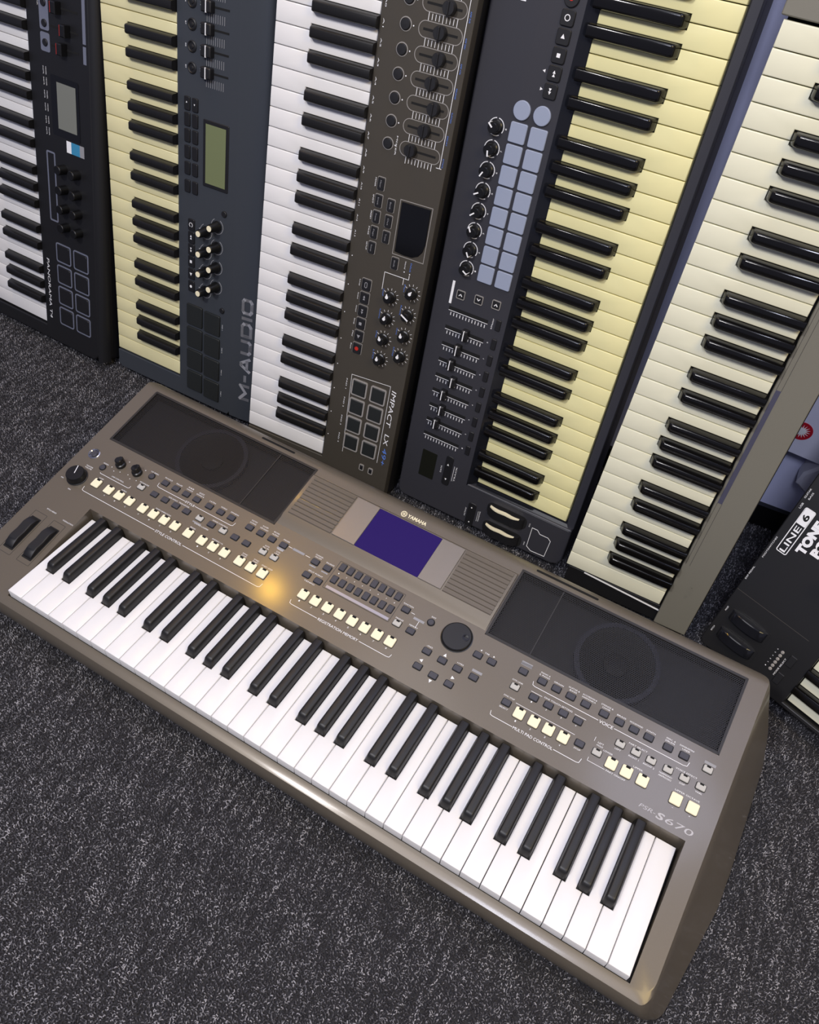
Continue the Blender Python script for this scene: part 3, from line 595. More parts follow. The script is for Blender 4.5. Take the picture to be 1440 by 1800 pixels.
# ---- slate grey controller with yellowed keys
def slate_controller():
    B = Board('midi_controller', 'slate grey keyboard controller with yellowed keys and a green display, second from the left', 'keyboard', (-244.8, 638.2, 709.4), (.0124, -.2191, -.9756), (.9968, -.0742, .0293), (716, 145, -55))
    X0, X1 = -8, 716
    B.part('case', MB().prism(rrect(X0, 1, X1, 290, 8), -55, -14), 'mau', bevel=4)
    p = [(X0, 138.5), (684, 138.5), (684, -1), (X1 - 5, -1), (X1, 6), (X1, 240), (X1 - 8, 246), (X0, 246)]
    B.part('front_panel', MB().prism(p, -15, 1.2), 'mau', bevel=1.6)
    s = MB(); i = 0; sec = []
    for (y, z) in ((245, 1.2), (256, .9), (268, .0), (280, -2.2), (288, -5.5), (291, -12), (291, -22), (245, -22)):
        s.v += [(X0, y, z), (X1 - 2, y, z)]; sec.append((len(s.v) - 2, len(s.v) - 1))
    for a, b_ in zip(sec, sec[1:] + sec[:1]): s.face((a[0], a[1], b_[1], b_[0]))
    s.face([a[0] for a in sec]); s.face([a[1] for a in sec][::-1])
    B.part('rear_slope', s, 'mau', ang=60)
    bed(B, X0, 684, 137)
    keys(B, 29, 138, 'yellow', 'black')
    # white block letters run along the rear slope, upside down to the player
    b = MB(); block(b, 'M-AUDIO', 677, 282.5, 19.5, 174, 5.0, 0)
    ys = lambda y: .9 - (y - 256) * .075 if y < 268 else (0 - (y - 268) * .1833 if y < 280 else -2.2 - (y - 280) * .4125)
    b.v = [(x, y, ys(y) + .7) for x, y, z in b.v]; B.part('brand_logo', b, 'dimink', label='large light grey maker name', smooth=False, kind='stuff')
    rb = M_('round_button_mesh', lambda b: (b.lathe(0, 0, [(7.4, -.5), (7.4, 1), (6, 1.8), (5, .6), (3, .6), (2.4, 1.4), (.1, 1.8)], 24)), 'rubberblk')
    cp = M_('fader_cap_mesh', lambda b: (b.prism(rrect(-7, -10, 7, 7, 2), .5, 9, 1.5),), 'rubberblk'); cl = M_('fader_line_mesh', lambda b: b.box(-7, -1.2, 7, .2, 8, 9.4), 'ink')
    for k in range(9):
        x = 211.5 - 25.6 * k
        B.put('round_button', rb, x, 165.5, 1.2)
        B.part('fader_slot', MB().box(x - 1.2, 186, x + 1.2, 227, 1, 1.6), 'slot')
        o = B.put('fader_cap', cp, x, 196, 1.4); B.put('white_line', cl, parent=o)
    t = MB(); z = 1.5
    for k in range(9):
        x = 211.5 - 25.6 * k
        for j in range(9): t.box(x + 8, 190 + j * 3.6, x + 18, 190.6 + j * 3.6, 1, z)
    B.part('tick_marks', t, 'dimink', smooth=False, kind='stuff')
    rbt = btn(17.5, 10, 2.4, 1.5, 'rubberblk')
    for x in (256.5, 277, 298, 320, 342, 368):
        for y in (157.5, 171.5): B.put('rectangular_button', rbt, x if x < 360 else 367, y, 1.2)
    B.part('display_bezel', MB().prism(rrect(270, 186, 359, 231, 1.5), 0, 2.6, .6), 'rubberblk')
    B.part('display', MB().box(275, 191, 354, 226.5, 2, 2.9), 'lcd', label='blank green-grey display')
    sbn = M_('small_button_mesh', lambda b: b.prism(circ(0, 0, 4.4), -1, 2.4, .6), 'rubberblk')
    for x in (389, 537): B.put('small_round_button', sbn, x, 226, 1.2)
    tb = btn(17, 12, 2.2, 1.6, 'rubberblk')
    for x in (421.5, 440.5, 459, 477.5, 497, 517): B.put('transport_button', tb, x, 165, 1.2)
    kn = M_('knob_mesh', lambda b: b.lathe(0, 0, [(8.2, -.5), (8, 4), (6.6, 6), (5.8, 17), (5, 18), (.1, 18)], 28), 'knob'); kc = M_('knob_cap_mesh', lambda b: b.lathe(0, 0, [(4.2, 17.8), (4.2, 18.5), (.1, 18.6)], 20), 'creambtn')
    t2 = MB()
    for k in range(4):
        for x, y in ((424 + 30.6 * k, 192.5), (410.5 + 30.8 * k, 213)):
            o = B.put('rotary_knob', kn, x, y, 1.2); B.put('cream_cap', kc, parent=o); t2.arc(x, y, 11, 120 + 90, 420 + 90, .8, 1, 1.5)
    B.part('knob_scale', t2, 'dimink', smooth=False, kind='stuff')
    pb = btn(34, 31, 3, 2.2, 'pad')
    for i in range(4):
        B.put('drum_pad', pb, 563.5 + 38.8 * i, 172, 1.2); B.put('drum_pad', pb, 565 + 39.2 * i, 207.5, 1.2)
    t = MB(); z = 3.6
    t.arc(421.5, 165, 3, 30, 330, .9, 3.3, z); tri(t, 438.5, 165, 2, 180, 3.3, z); tri(t, 442, 165, 2, 180, 3.3, z); tri(t, 457, 165, 2, 0, 3.3, z); tri(t, 461, 165, 2, 0, 3.3, z); t.box(475.4, 163, 479.6, 167, 3.3, z); tri(t, 497, 165, 3, 0, 3.3, z); t.prism(circ(517, 165, 2.2, 12), 3.3, z)
    tri(t, 255, 157.5, 1.4, 180, 3.5, 3.8); tri(t, 256, 171.5, 1.4, 0, 3.5, 3.8)
    for k in range(4): t.text('K%d' % (k + 1), 424 + 30.6 * k, 180, 2.4, 1.5, 4); t.text('F%d' % (9 - k), 211.5 - 25.6 * k, 180, 2.4, 1.5, 4); t.text('B%d' % (9 - k), 211.5 - 25.6 * k, 154.5, 2.4, 1.5, 4); t.text('PAD %d' % (k + 1), 565 + 39.2 * k, 227, 2.2, 1.5, 9)
    B.part('printed_symbols', t, 'ink', smooth=False, kind='stuff')
slate_controller()

# ---- brown-grey controller with white keys
def brown_controller():
    B = Board('midi_controller', 'brown-grey controller with white keys and red record button, third from the left', 'keyboard', (77.6, 577.7, 717.0), (-.0125, -.2096, -.9777), (.9999, 0, -.0128), (721, 125, -55))
    X0, X1, D = -95, 718, 249
    B.part('case', MB().prism(rrect(X0, 0, X1, D, 5), -55, -14), 'blackplastic', bevel=3)
    B.part('rear_edge', MB().box(X0, D - 8, X1, D - .3, -15, -3, 2), 'blackplastic')
    p = [(X0, 136.5), (683.5, 136.5), (683.5, 0), (X1, 0), (X1, D), (X0, D)]
    B.part('front_panel', MB().prism(p, -15, 1.5), 'imp', bevel=1.2)
    bed(B, X0 + 90, 683, 135)
    keys(B, 29, 135.5, 'white', 'black', bx=black_mesh(137, 'black', 49.2, 11.5, 6.9, 5.6, 5))
    z = 1.8; t = MB(); bl = MB(); pl = MB()
    cp = M_('fader_cap_mesh', lambda b: (b.lathe(0, 0, [(7.6, 0), (7.6, 6), (6.6, 8), (.1, 8)], 28), b.box(-6.4, -1.1, 6.4, 1.1, 7, 9.6, .4)), 'rubberblk')
    rb = M_('round_button_mesh', lambda b: b.lathe(0, 0, [(6.3, -.5), (6.3, 1.2), (5.4, 2.4), (.1, 2.6)], 28), 'rubberblk'); rr = M_('round_rim_mesh', lambda b: b.ringflat(circ(0, 0, 7.4), circ(0, 0, 6.3), -.5, .35), 'rim')
    pill = M_('pill_mesh', lambda b: (b.frame(rrect(-8.6, -27, 8.6, 27, 8.5, 8), .8, -.5, .3)), 'rim')
    cy = [201, 214, 221, 213, 217, 213, 219, 210, 214]; names = ('ATTACK', 'DECAY', 'SUSTAIN', 'RELEASE', 'AMP ATK', 'AMP DEC', 'AMP SUS', 'AMP REL', 'MASTER')
    for k in range(9):
        x = 212 - 25.3 * k
        B.put('pill_outline', pill, x, 212, 1.5); B.part('fader_slot', MB().box(x - 1.2, 191, x + 1.2, 233, 1.4, 1.8), 'slot')
        B.put('fader_cap', cp, x, cy[k], 1.5); B.put('button_rim', rr, x, 169.3, 1.5); B.put('round_button', rb, x, 169.3, 1.5)
        for j in range(9): t.box(x + 8.4 + (1 if j % 4 else 0), 195 + 4.3 * j, x + 16.6 - (1 if j % 4 else 0), 195.6 + 4.3 * j, 1.4, z)
        bl.text(names[k % 9], x + 4, 243.5, 2.6, z, 11); t.prism(circ(x, 179, .8, 8), 1.4, z)
    t.box(0, 240.3, 223, 240.9, 1.4, z); t.box(222.4, 236, 223, 243, 1.4, z)
    t.text('MIXER', 212, 180.5, 2.4, z, 22, rot=0)
    bt = btn(15.2, 9.2, 2.2, 1.4, 'rubberblk'); bz_ = bezel(16.8, 10.8, .8, .5, 1.6, 'rim')
    lab = MB()
    for x, y, s in ((260, 168.5, 'Mixer'), (281, 168.5, 'Inst'), (301, 168.5, 'Preset'), (321, 168.5, 'Page'), (341, 168.5, 'Setup'), (282, 186, 'Bank'), (302, 186, 'Oct'), (322, 186, 'Trans'), (351, 204, 'Shift')):
        B.put('button_bezel', bz_, x, y, 1.5); B.put('rectangular_button', bt, x, y, 1.5); lab.text(s, x, y, 2.6, 3.95, 9)
        if y < 170: t.text(s.upper(), x, 160.5, 2.4, z, 11)
    B.part('display_window', MB().prism([(273, 200), (272, 240), (316, 241), (326, 239), (333, 234), (337, 226), (337.5, 214), (336, 201)], 1, 2.3, .5), 'lens')
    B.part('display_corner', MB().frame([(270.5, 197.5), (269.5, 242.5), (340, 243), (340, 198)], .8, 1.3, 1.9), 'rim')
    bl.text('Default', 350, 227, 2.8, z, 12); t.text('Internal', 349, 219, 2.4, z, 10); t.prism(circ(358, 219, .8, 8), 1.4, z); t.prism(circ(359, 227, .8, 8), 1.4, z)
    t.path([(390, 192), (366.5, 192), (366.5, 227), (361, 227)], .6, 1.4, z); t.path([(366.5, 220), (375, 220)], .6, 1.4, z)
    kn = M_('knob_mesh', lambda b: b.lathe(0, 0, [(8, -.5), (8, 2), (6.6, 3), (6.0, 11), (5.2, 12), (.1, 12)], 28), 'knob')
    kp = M_('pointer_mesh', lambda b: (b.prism([(-1.9, 2.2), (1.9, 2.2), (.5, 7.2), (-.5, 7.2)], 11.5, 12.5), b.prism(circ(0, 3, 2.2, 12), 11.5, 12.6)), 'ink'); kl = M_('pointer_mesh', lambda b: b.box(-.9, -6, .9, 6.2, 11.8, 12.6), 'ink')
    rots = [[100, 80, 110, 95], [60, -30, 100, 85]]; k1 = ('Cutoff', 'Resonance', 'LFO Rate', 'LFO'); k2_ = ('Pan', 'Reverb', 'Chorus', 'Delay')
    for i in range(4):
        for c, (x, y) in enumerate(((397 + 30.5 * i, 206), (382 + 30.7 * i, 235))):
            o = B.put('rotary_knob', kn, x, y, 1.5); B.put('white_pointer', kl if (c, i) == (1, 1) else kp, parent=o, rot=rots[c][i])
            for q in range(11): a = math.radians(-60 + 30 * q - 90 + 90); t.path([(x + 9.4 * math.cos(a), y + 9.4 * math.sin(a)), (x + 11.8 * math.cos(a), y + 11.8 * math.sin(a))], .5, 1.4, z)
            bl.text((k1, k2_)[c][i], x - 3, y - 11.5, 2.6, z, 10 + 4 * (i % 2))
    tb = btn(15.6, 13, 2.2, 1.6, 'rubberblk'); tz = bezel(17.2, 14.6, .8, .5, 1.8, 'rim')
    for i, x in enumerate((392, 410.7, 429.5, 448, 466.8, 485.7)):
        B.put('button_bezel', tz, x, 169, 1.5); o = B.put('transport_button', tb, x, 169, 1.5)
        if i == 5: B.put('record_light', M_('dot_mesh', lambda b: b.prism(circ(0, 0, 2.9, 16), 2, 2.6), 'red'), parent=o, label='red record dot')
        t.text(('Loop', 'Rewind', 'Forward', 'Stop', 'Play', 'Rec')[i], x, 158.8, 2.4, z, 9)
    lab.frame(rrect(388, 167, 396, 171, 2), .7, 3.6, 3.95); tri(lab, 408.8, 169, 2, 180, 3.6, 3.95); tri(lab, 412, 169, 2, 180, 3.6, 3.95); tri(lab, 428, 169, 2, 0, 3.6, 3.95); tri(lab, 431.4, 169, 2, 0, 3.6, 3.95); lab.box(446, 167, 450, 171, 3.6, 3.95); tri(lab, 466.8, 169, 3, 0, 3.6, 3.95)
    B.part('button_symbols', lab, 'dimink', smooth=False, kind='stuff')
    pd = btn(21.5, 20, 2.6, 1.6, 'pad'); rm = bezel(26.5, 25, 2.2, 1.6, 3, 'rim')
    for i in range(4):
        for y in (182, 212.5): B.put('pad_rim', rm, 545.5 + 31 * i, y, 1.5); B.put('drum_pad', pd, 545.5 + 31 * i, y, 1.5)
        t.text('PAD %d' % (i + 1), 545.5 + 31 * i, 160.5, 2.6, z, 17)
    t.path([(660, 170), (528, 167), (524, 229), (528, 229)], .5, 1.4, z); t.path([(528, 229), (655, 229)], .5, 1.4, z)
    so = bezel(11, 8, 1.4, 1, 2, 'rim'); sb2 = btn(8, 5, 1.6, 1, 'rubberblk')
    for x, y in ((674, 205.5), (674.5, 221)): B.put('button_bezel', so, x, y, 1.5); B.put('small_button', sb2, x, y, 1.5)
    for k in range(8): t.prism(circ(360 + 40 * k, 142, .7, 8), 1.4, z)
    for k in range(14): t.text('A%d' % k, 70 + 20 * k, 142, 2.4, z, 9)
    t.text('IMPACT', 559, 236, 10, z, 60, shear=.12)
    t.text('LX', 611, 237, 10, z, 19, shear=.12); bl.text('49+', 641, 238, 10, z, 30, shear=.12)
    B.part('printed_lettering', t, 'ink', label='white and pale printed names and tick marks', smooth=False, kind='stuff')
    B.part('blue_lettering', bl, 'blueink', label='blue printed names', smooth=False, kind='stuff')
brown_controller()

# ---- charcoal controller with sixteen silvery pads
def pad_controller():
    B = Board('midi_controller', 'charcoal controller with sixteen silvery pads and pale yellow keys, mid row', 'keyboard', (591.7, 456.8, 88.8), (.0009, .2055, .9786), (-.9971, .0745, -.0147), (-79, 130, -57))
    X0, X1, D = -75, 725, 264; zt = 6
    dx = lambda x: x + 2.2; dy = lambda y: y - 2.3         # panel stands above the key tops
    B.part('case', MB().prism(rrect(X0, -14, X1, D - 3, 14), -57, -13), 'lau', bevel=5)
    out = [(682, -14), (X1, -14), (X1, D), (X0 + 12, D), (X0 + 3, D - 4), (X0, D - 12), (X0, 2), (X0 + 4, -9), (X0 + 14, -14), (-6, -14)]
    p = [(682, -14), (X1, -14), (X1, D), (X0 + 12, D), (X0 + 3, D - 4), (X0, D - 12), (X0, 2), (X0 + 4, -9), (X0 + 14, -14), (-6, -14), (-6, 153), (682, 153)]
    B.part('front_panel', MB().prism(p, -14, zt), 'lau', bevel=3)
    B.part('front_rail', MB().prism([(-8, -14), (684, -14), (684, -2.5), (-8, -2.5)], -14, -1.5, .8), 'lau')
    g = MB()      # glossy sloping surround of the keys
    def quad(a, b_, c, d): i = len(g.v); g.v += [a, b_, c, d]; g.face((i, i + 1, i + 2, i + 3))
    quad((-5, 142, -1), (683, 142, -1), (683, 155, zt + .3), (-5, 155, zt + .3)); quad((-3, -3, -1), (-3, 142, -1), (-9, 155, zt + .3), (-9, -10, zt + .3)); quad((-3, 142, -1), (-3, 142, -1), (-5, 155, zt + .3), (-9, 155, zt + .3))
    g.flat = 1; B.part('glossy_surround', g, 'laugloss')
    bed(B, -4, 682, 140)
    keys(B, 29, 141.5, 'yellow2', 'blackgloss', bx=black_mesh(147, 'blackgloss', 48.9, 11.5, 6.95, 5.9, 6))
    sp = btn(21.8, 20.8, 2.4, 2, 'silverpad'); cpd = M_('round_pad_mesh', lambda b: b.prism(circ(0, 0, 10.4, 28), -1, 2.4, .6), 'silverpad')
    for i in range(8):
        for y in (200, 175): B.put('drum_pad', sp, dx(299 + 24.15 * i), dy(y), zt)
    for y in (201, 176): B.put('round_pad', cpd, dx(492), dy(y), zt)
    kn = M_('knob_mesh', lambda b: b.lathe(0, 0, [(8, -.5), (8, 1.5), (6.8, 2.5), (6.2, 11), (5.4, 12), (.1, 12)], 28), 'knob'); kl = M_('pointer_mesh', lambda b: b.box(-.8, .5, .8, 6.6, 11.8, 12.5), 'ink'); ks = M_('side_line_mesh', lambda b: b.box(-.8, 6, .8, 7.2, 3, 12.3), 'ink')
    t = MB(); z = zt + .35
    rot = (150, 120, -60, 40, 30, 60, 100, -40)
    for i in range(8):
        x = dx(298 + 24.3 * i); y = dy(228)
        o = B.put('rotary_knob', kn, x, y, zt); B.put('pointer_line', kl, parent=o, rot=rot[i]); B.put('pointer_side', ks, parent=o, rot=rot[i])
        for a0, a1 in ((150, 260), (-80, 30), (60, 120)): t.arc(x, y, 9.6, a0 + 90, a1 + 90, .9, zt, z, 8)
        t.text(str(i + 1), x, dy(215.5), 3, z, 1.8)
    tb = btn(15.5, 15.5, 2.4, 2.5, 'rubberblk')
    for i in range(6):
        x = dx(518 + 17.7 * i); y = dy(173.5 + (.6 if i == 5 else 0)); B.put('transport_button', tb if i < 5 else M_('record_mesh', lambda b: b.prism(circ(0, 0, 8.5), -1, 2.4, .6), 'rubberblk'), x, y, zt)
    s = MB(); zz = zt + 2.75; za = zt + 2.3; X = lambda i: dx(518 + 17.7 * i); Y = dy(173.5)
    tri(s, X(0) - 1.2, Y, 2, 180, za, zz); tri(s, X(0) + 2, Y, 2, 180, za, zz); tri(s, X(1) - 2, Y, 2, 0, za, zz); tri(s, X(1) + 1.2, Y, 2, 0, za, zz); s.box(X(2) - 2, Y - 2, X(2) + 2, Y + 2, za, zz); tri(s, X(3), Y, 2.8, 0, za, zz); s.ringflat(circ(X(4), Y, 3.2), circ(X(4), Y, 2.4), za, zz)
    B.put('record_light', M_('dot_mesh', lambda b: b.prism(circ(0, 0, 2.6, 16), 2, 2.7), 'red'), X(5), Y + .6, zt, label='red record dot')
    ab = btn(10, 10, 1.4, 1.2, 'rubberblk'); az = bezel(12, 12, .9, 1.4, 1.6, 'rim')
    for x, y, a in ((262, 228, 0), (264, 202, 180), (266, 177, 0)):
        B.put('button_rim', az, dx(x), dy(y), zt); B.put('arrow_button', ab, dx(x), dy(y), zt)
        e = -1 if a else 1
        s.path([(dx(x) - 1.5 * e, dy(y) - 2), (dx(x) + 1 * e, dy(y)), (dx(x) - 1.5 * e, dy(y) + 2)], 1.0, zt + 1.3, zt + 1.8)
    tri(t, dx(536), dy(186), 2, 90, zt, z); tri(t, dx(518), dy(185), 2, 270, zt, z)
    # faders
    fc = M_('fader_cap_mesh', lambda b: b.prism(rrect(-7, -4.6, 7, 4.6, 1.5), 0, 10, 2), 'rubberblk'); fl = M_('fader_line_mesh', lambda b: (b.box(-7, -.6, 2, .6, 9.4, 10.4), b.box(2, -.6, 6.8, .6, 7, 10.2)), 'ink')
    yc = (None, 224, 220, 222, 212, 220, 215, 209, None); fb = btn(15, 7, 1.8, 1.4, 'rubberblk')
    for i in range(9):
        x = dx(45 + 24 * i + (3 if i == 8 else 0)); y0, y1 = dy(183), dy(241)
        B.part('fader_slot', MB().box(x - 2.4, y0, x + 2.4, y1, zt, zt + .3), 'slot')
        if yc[i]: o = B.put('fader_cap', fc, x, dy(yc[i]), zt); B.put('white_line', fl, parent=o)
        B.put('fader_button', fb, x + .5, dy(168), zt)
        t.box(x - 3.4, y0, x - 2.8, y1, zt, z)
        for j in range(12): t.box(x - 9.5, y0 + 3 + j * 4.6, x - 5.2, y0 + 3.9 + j * 4.6, zt, z)
        if i < 8: t.text(str(i + 1), x, dy(177), 2.6, z, 1.6)
        else: t.text('9/Master', x, dy(176.5), 3, z, 15)
    B.part('display_window', MB().prism(rrect(dx(-28.5), dy(212), dx(17), dy(236.5), 1), zt - .5, zt + .5), 'lcddark', label='dark unlit display')
    B.part('seesaw_button', MB().prism(rrect(dx(-27), dy(185), dx(24), dy(197), 4), zt, zt + 1.3, .5), 'rubberblk'); B.part('seesaw_button', MB().prism(rrect(dx(-78), dy(133), dx(-36), dy(146), 4), zt, zt + 1.3, .5), 'rubberblk')
    tri(s, dx(9), dy(192), 1.9, 0, zt + 1.2, zt + 1.7); tri(s, dx(-16), dy(191), 1.9, 180, zt + 1.2, zt + 1.7); s.prism(circ(dx(-44), dy(140), 1, 10), zt + 1.2, zt + 1.7); s.prism(circ(dx(-70), dy(139), 1, 10), zt + 1.2, zt + 1.7)
    t.text('DATA', dx(-3), dy(202), 3, z, 12); t.text('TRACK', dx(-2), dy(178), 3.2, z, 26); t.box(dx(-16), dy(181.5), dx(10), dy(182), zt, z); t.text('OCTAVE', dx(-56), dy(149), 2.8, z, 15); t.text('TRANSPOSE', dx(-54), dy(126), 2.6, z, 19); t.box(dx(-64), dy(128.6), dx(-46), dy(129), zt, z)
    t.text('PITCH', dx(-29), dy(48.5), 2.4, z, 6, rot=0); t.text('MOD', dx(-63), dy(48.5), 2.4, z, 6)
    t.box(dx(246), dy(239.5), dx(277), dy(243), zt, z)
    t.text('novation', dx(640), dy(229), 13, z, 92, bold=.02)
    for q in (92, 60):   # outline of the square sticker
        pass
    t.frame([(dx(-70), dy(14)), (dx(-40), dy(12)), (dx(-36), dy(17)), (dx(-36), dy(30)), (dx(-31), dy(35)), (dx(-31), dy(44)), (dx(-66), dy(44)), (dx(-71), dy(36))], .7, zt, z)
    B.part('printed_lettering', t, 'ink', label='white printed numbers, scales and names', smooth=False, kind='stuff'); B.part('button_symbols', s, 'ink', smooth=False, kind='stuff')
    # pitch and modulation wheels
    for nm, x in (('pitch_wheel', -29), ('modulation_wheel', -62)):
        B.part('wheel_well', MB().prism(rrect(x - 11, 51, x + 11, 115, 8), zt, zt + .3), 'slot')
        wb_ = MB(); sec = []; n = 18
        for k in range(n + 1):
            a = math.pi * k / n; y = 84 - 29 * math.cos(a); q = 12.5 * math.sin(a) + zt; d = 2.4 * math.exp(-((k - n * .5) / 1.8) ** 2)
            i = len(wb_.v); wb_.v += [(x - 8, y, zt), (x - 8, y, q - d), (x + 8, y, q - d), (x + 8, y, zt)]; sec.append(list(range(i, i + 4)))
        wb_.loft(sec, closed=False); B.part(nm, wb_, 'rubberblk')
        f = MB(); sec = []
        for k in range(4, n - 2):
            a = math.pi * k / n; y = 84 - 29 * math.cos(a); q = 12.5 * math.sin(a) + zt; d = 2.4 * math.exp(-((k - n * .5) / 1.8) ** 2); ww = 6.6 * math.sin(math.pi * (k - 3) / (n - 4)) ** .6
            i = len(f.v); f.v += [(x + 8.05, y, q - d - .3 - ww * .8), (x + 8, y, q - d + .2), (x + 8 - ww * .35, y, q - d + .25)]; sec.append(list(range(i, i + 3)))
        f.flat = 1; f.loft(sec, False, False, closed=False); B.part('wheel_face', f, 'wheelcream', label='pearly cream wheel face')
pad_controller()

# ---- plain warm grey keyboard with cream keys
def plain_keyboard():
    B = Board('plain_keyboard', 'plain warm-grey keyboard with cream keys and glossy black keys, right of the silvery-pad controller', 'keyboard', (631.1, 555.5, 714.1), (-.0245, -.1945, -.9806), (.9997, -.0139, -.0222), (716, 95, -60))
    X0, X1, D = -120, 712, 186
    B.part('case', MB().prism(rrect(X0, 3, X1, D + 3, 6), -60, -14), 'blackplastic', bevel=3)
    p = [(X0, -4), (-3, -4), (-3, 141), (686, 141), (694, 141), (694, 30), (684, 30), (684, 2), (X1, 2), (X1, D), (X0, D)]
    p = [(X0, -4), (-2.5, -4), (-2.5, 141), (684.5, 141), (X1, 141), (X1, D), (X0, D)]
    B.part('front_panel', MB().prism(p, -15, 1.5), 'key', bevel=1.5)
    B.part('end_cheek', MB().prism([(684.5, 4), (X1, 4), (X1, 140.8), (684.5, 140.8)], -15, -3), 'blackplastic', bevel=1.2)
    B.part('edge_strip', MB().prism([(684, 28), (685.5, 28), (693, 140.5), (691.5, 140.5)], -3, -1.5), 'ink', label='thin white trim line')
    B.part('felt_strip', MB().box(334, 144, 496, 149.6, 1.4, 1.9), 'felt', label='violet grey strip')
    l = MB()
    for y in (144, 149.6):
        l.box(60, y - .2, 334, y + .2, 1.4, 1.7); l.box(496, y - .2, 600, y + .2, 1.4, 1.7)
    B.part('groove_line', l, 'line', smooth=False, kind='stuff')
    bed(B, X0 + 118, 684, 139)
    keys(B, 29, 138, 'cream', 'blackgloss', bx=black_mesh(139.5, 'blackgloss', 49.2, 12.5, 6.95, 5.4, 6))
    # upturned white key ends by the panel
    ke = M_('key_end_mesh', lambda b: b.box(1.2, 136.8, 13, 138.6, -2, .5, .4), 'ink')
    wl = M_('wheel_mesh', lambda b: b.lathe(0, 0, [(20, 0), (20, 4), (18, 8), (.1, 8)], 30), 'rubberblk'); B.put('pitch_wheel', wl, -45, 110, 1.5); B.put('modulation_wheel', wl, -95, 110, 1.5)
    B.part('model_lettering', MB().text('49e', 640, 165, 9, 1.8, 24, bold=.01), 'key', smooth=False, kind='stuff')
plain_keyboard()

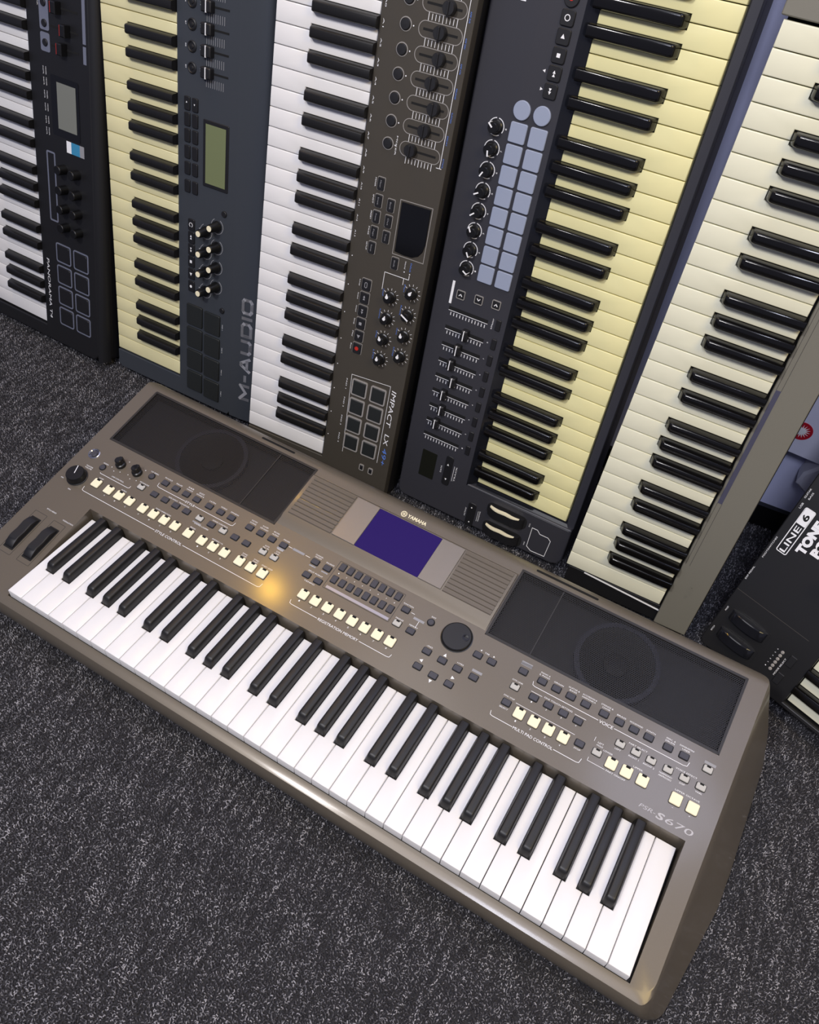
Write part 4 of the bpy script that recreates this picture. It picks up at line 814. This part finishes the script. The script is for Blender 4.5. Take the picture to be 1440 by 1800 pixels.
# ---- small black USB keyboard leaning at a slant, right edge
def slanted_keyboard():
    R = ((.1436, .401, .9048), (-.9162, .3994, -.0316))
    B = Board('compact_keyboard', 'black compact keyboard with big white maker name, leaning aslant at the right edge', 'keyboard', (1074.8, 306.6, 36.5), R[0], R[1], (-16, 140, -44))
    X0, X1, D = -9, 534, 276; zt = 8
    B.part('case', MB().prism(rrect(X0, -6, X1, D, 7), -44, -14), 'pan', bevel=4)
    p = [(X0, -6), (-2.5, -6), (-2.5, 147), (519.5, 147), (519.5, -6), (X1, -6), (X1, D - 6), (X1 - 6, D), (X0 + 6, D), (X0, D - 6)]
    B.part('front_panel', MB().prism(p, -15, zt), 'pan', bevel=2)
    bed(B, -2, 519, 145)
    keys(B, 22, 146, 'cream', 'blackgloss', bx=black_mesh(147, 'blackgloss', 49.5))
    t = MB(); z = zt + .4
    f = rrect(158, 250, 224, 264.5, 2.5); t.frame(f, 1.1, zt, z); t.prism(rrect(201, 250.5, 223.5, 264, 2), zt, z)
    t.text('LINE', 179.5, 257.2, 10.5, z, 38, bold=.01)
    t.text('TONE', 194, 239, 15, z, 47, bold=.07); t.text('PORT', 200, 223, 15, z, 45, bold=.07); t.text('KB37', 204, 207, 12, z, 40, bold=.05)
    t.text('EXP PEDAL', 113, 273, 2.8, z, 21); t.text('FOOTSWITCHES', 156, 271.5, 2.8, z, 33); t.text('USB', 222, 270, 3.4, z, 8); t.text('GUITAR', 239, 272, 3, z, 14); t.text('BASS', 238, 267, 3, z, 10)
    t.text('MOD', 54, 270, 2.8, z, 7, rot=0); t.text('PITCH', 19, 270, 2.8, z, 8); t.text('MODE SELECT', 34, 176, 2.8, z, 28)
    for k in range(6): t.text('123456'[k], 24 + 5.6 * k, 190.5, 2, z, 1.3)
    B.part('printed_lettering', t, 'ink', label='white printed maker name and labels', smooth=False, kind='stuff')
    B.part('panel_seam', MB().box(85, 168, 85.6, 274, zt, zt + .2), 'line')
    B.part('logo_six', MB().text('6', 212, 257.2, 11, z + .2, 9, bold=.03), 'slot', smooth=False, kind='stuff')
    B.part('logo_hole', MB().prism(circ(190, 223, 3, 16), z, z + .2), 'slot', smooth=False, kind='stuff')
    lm = M_('mode_light_mesh', lambda b: b.lathe(0, 0, [(2.3, -.5), (2.3, .8), (1.6, 1.4), (.1, 1.5)], 14), 'rim')
    for k in range(6): B.put('mode_light', lm, 24 + 5.6 * k, 183.5, zt)
    sb = btn(16, 9, 1.6, 1, 'rubberblk')
    for x in (20, 49): B.put('soft_button', sb, x, 169, zt)
    for nm, x in (('modulation_wheel', 52), ('pitch_wheel', 22)):
        b = MB(); sec = []; n = 18
        for k in range(n + 1):
            a = math.pi * k / n; y = 236 - 26 * math.cos(a); q = 11 * math.sin(a) + zt
            i = len(b.v); b.v += [(x - 7, y, zt), (x - 7, y, q - .8), (x - 6, y, q), (x + 6, y, q), (x + 7, y, q - .8), (x + 7, y, zt)]; sec.append(list(range(i, i + 6)))
        b.loft(sec, closed=False); B.part(nm, b, 'laugloss'); B.part('wheel_outline', MB().frame(rrect(x - 10, 206, x + 10, 266, 3), .7, zt, zt + .3), 'blackplastic')
    kn = M_('knob_mesh', lambda b: b.lathe(0, 0, [(14, -.5), (14, 2), (12, 4), (11, 15), (10, 16), (.1, 16)], 32), 'knob'); kp = M_('pointer_mesh', lambda b: b.box(-.7, 4, .7, 11, 16, 16.4), 'ink')
    for x in (158, 210, 262, 314):
        o = B.put('level_knob', kn, x, 180 if x < 300 else 200, zt); B.put('pointer_line', kp, parent=o)
slanted_keyboard()

# ---- white moulded packing pieces by the wall, with a red sunburst sticker
def packing():
    R = (Vector((1, 0, 0)), Vector((0, 0, 1)))
    B = Board('moulded_packing_tray', 'white moulded packing tray with a round red sunburst sticker, behind the slanted black keyboard', 'packaging', (860, 668, 0), (1, 0, 0), (0, 0, 1), (0, 190, -30), group='packing by the wall')
    pts = lambda l: [(x, y) for x, y in l]
    b = MB(); b.prism([(-70, 176), (30, 168), (75, 215), (95, 300), (95, 470), (-70, 470)], -30, 0, 2)
    B.part('tray', b, 'foam')
    b = MB(); b.prism(rrect(6, 238, 90, 330, 6), -1, 9, 2); B.part('raised_block', b, 'foam')
    cx, cy, r = -22, 214, 15
    B.part('round_sticker', MB().prism(circ(cx, cy, r, 36), -.1, .5), 'redink', label='round red sticker')
    s = MB()
    for k in range(16):
        a = 2 * math.pi * k / 16
        s.prism([(cx + 2 * math.cos(a - 1), cy + 2 * math.sin(a - 1)), (cx + 11.5 * math.cos(a), cy + 11.5 * math.sin(a)), (cx + 2 * math.cos(a + 1), cy + 2 * math.sin(a + 1))], .4, .8)
    s.prism(circ(cx, cy, 4.5, 20), .4, 1.0); B.part('sunburst', s, 'ink', label='white sunburst')
    b = MB(); b.prism([(6, 128), (34, 108), (46, 112), (92, 190), (92, 240), (60, 232), (30, 180), (8, 150)], -30, 6, 4); B.part('lower_flap', b, 'foam')
packing()
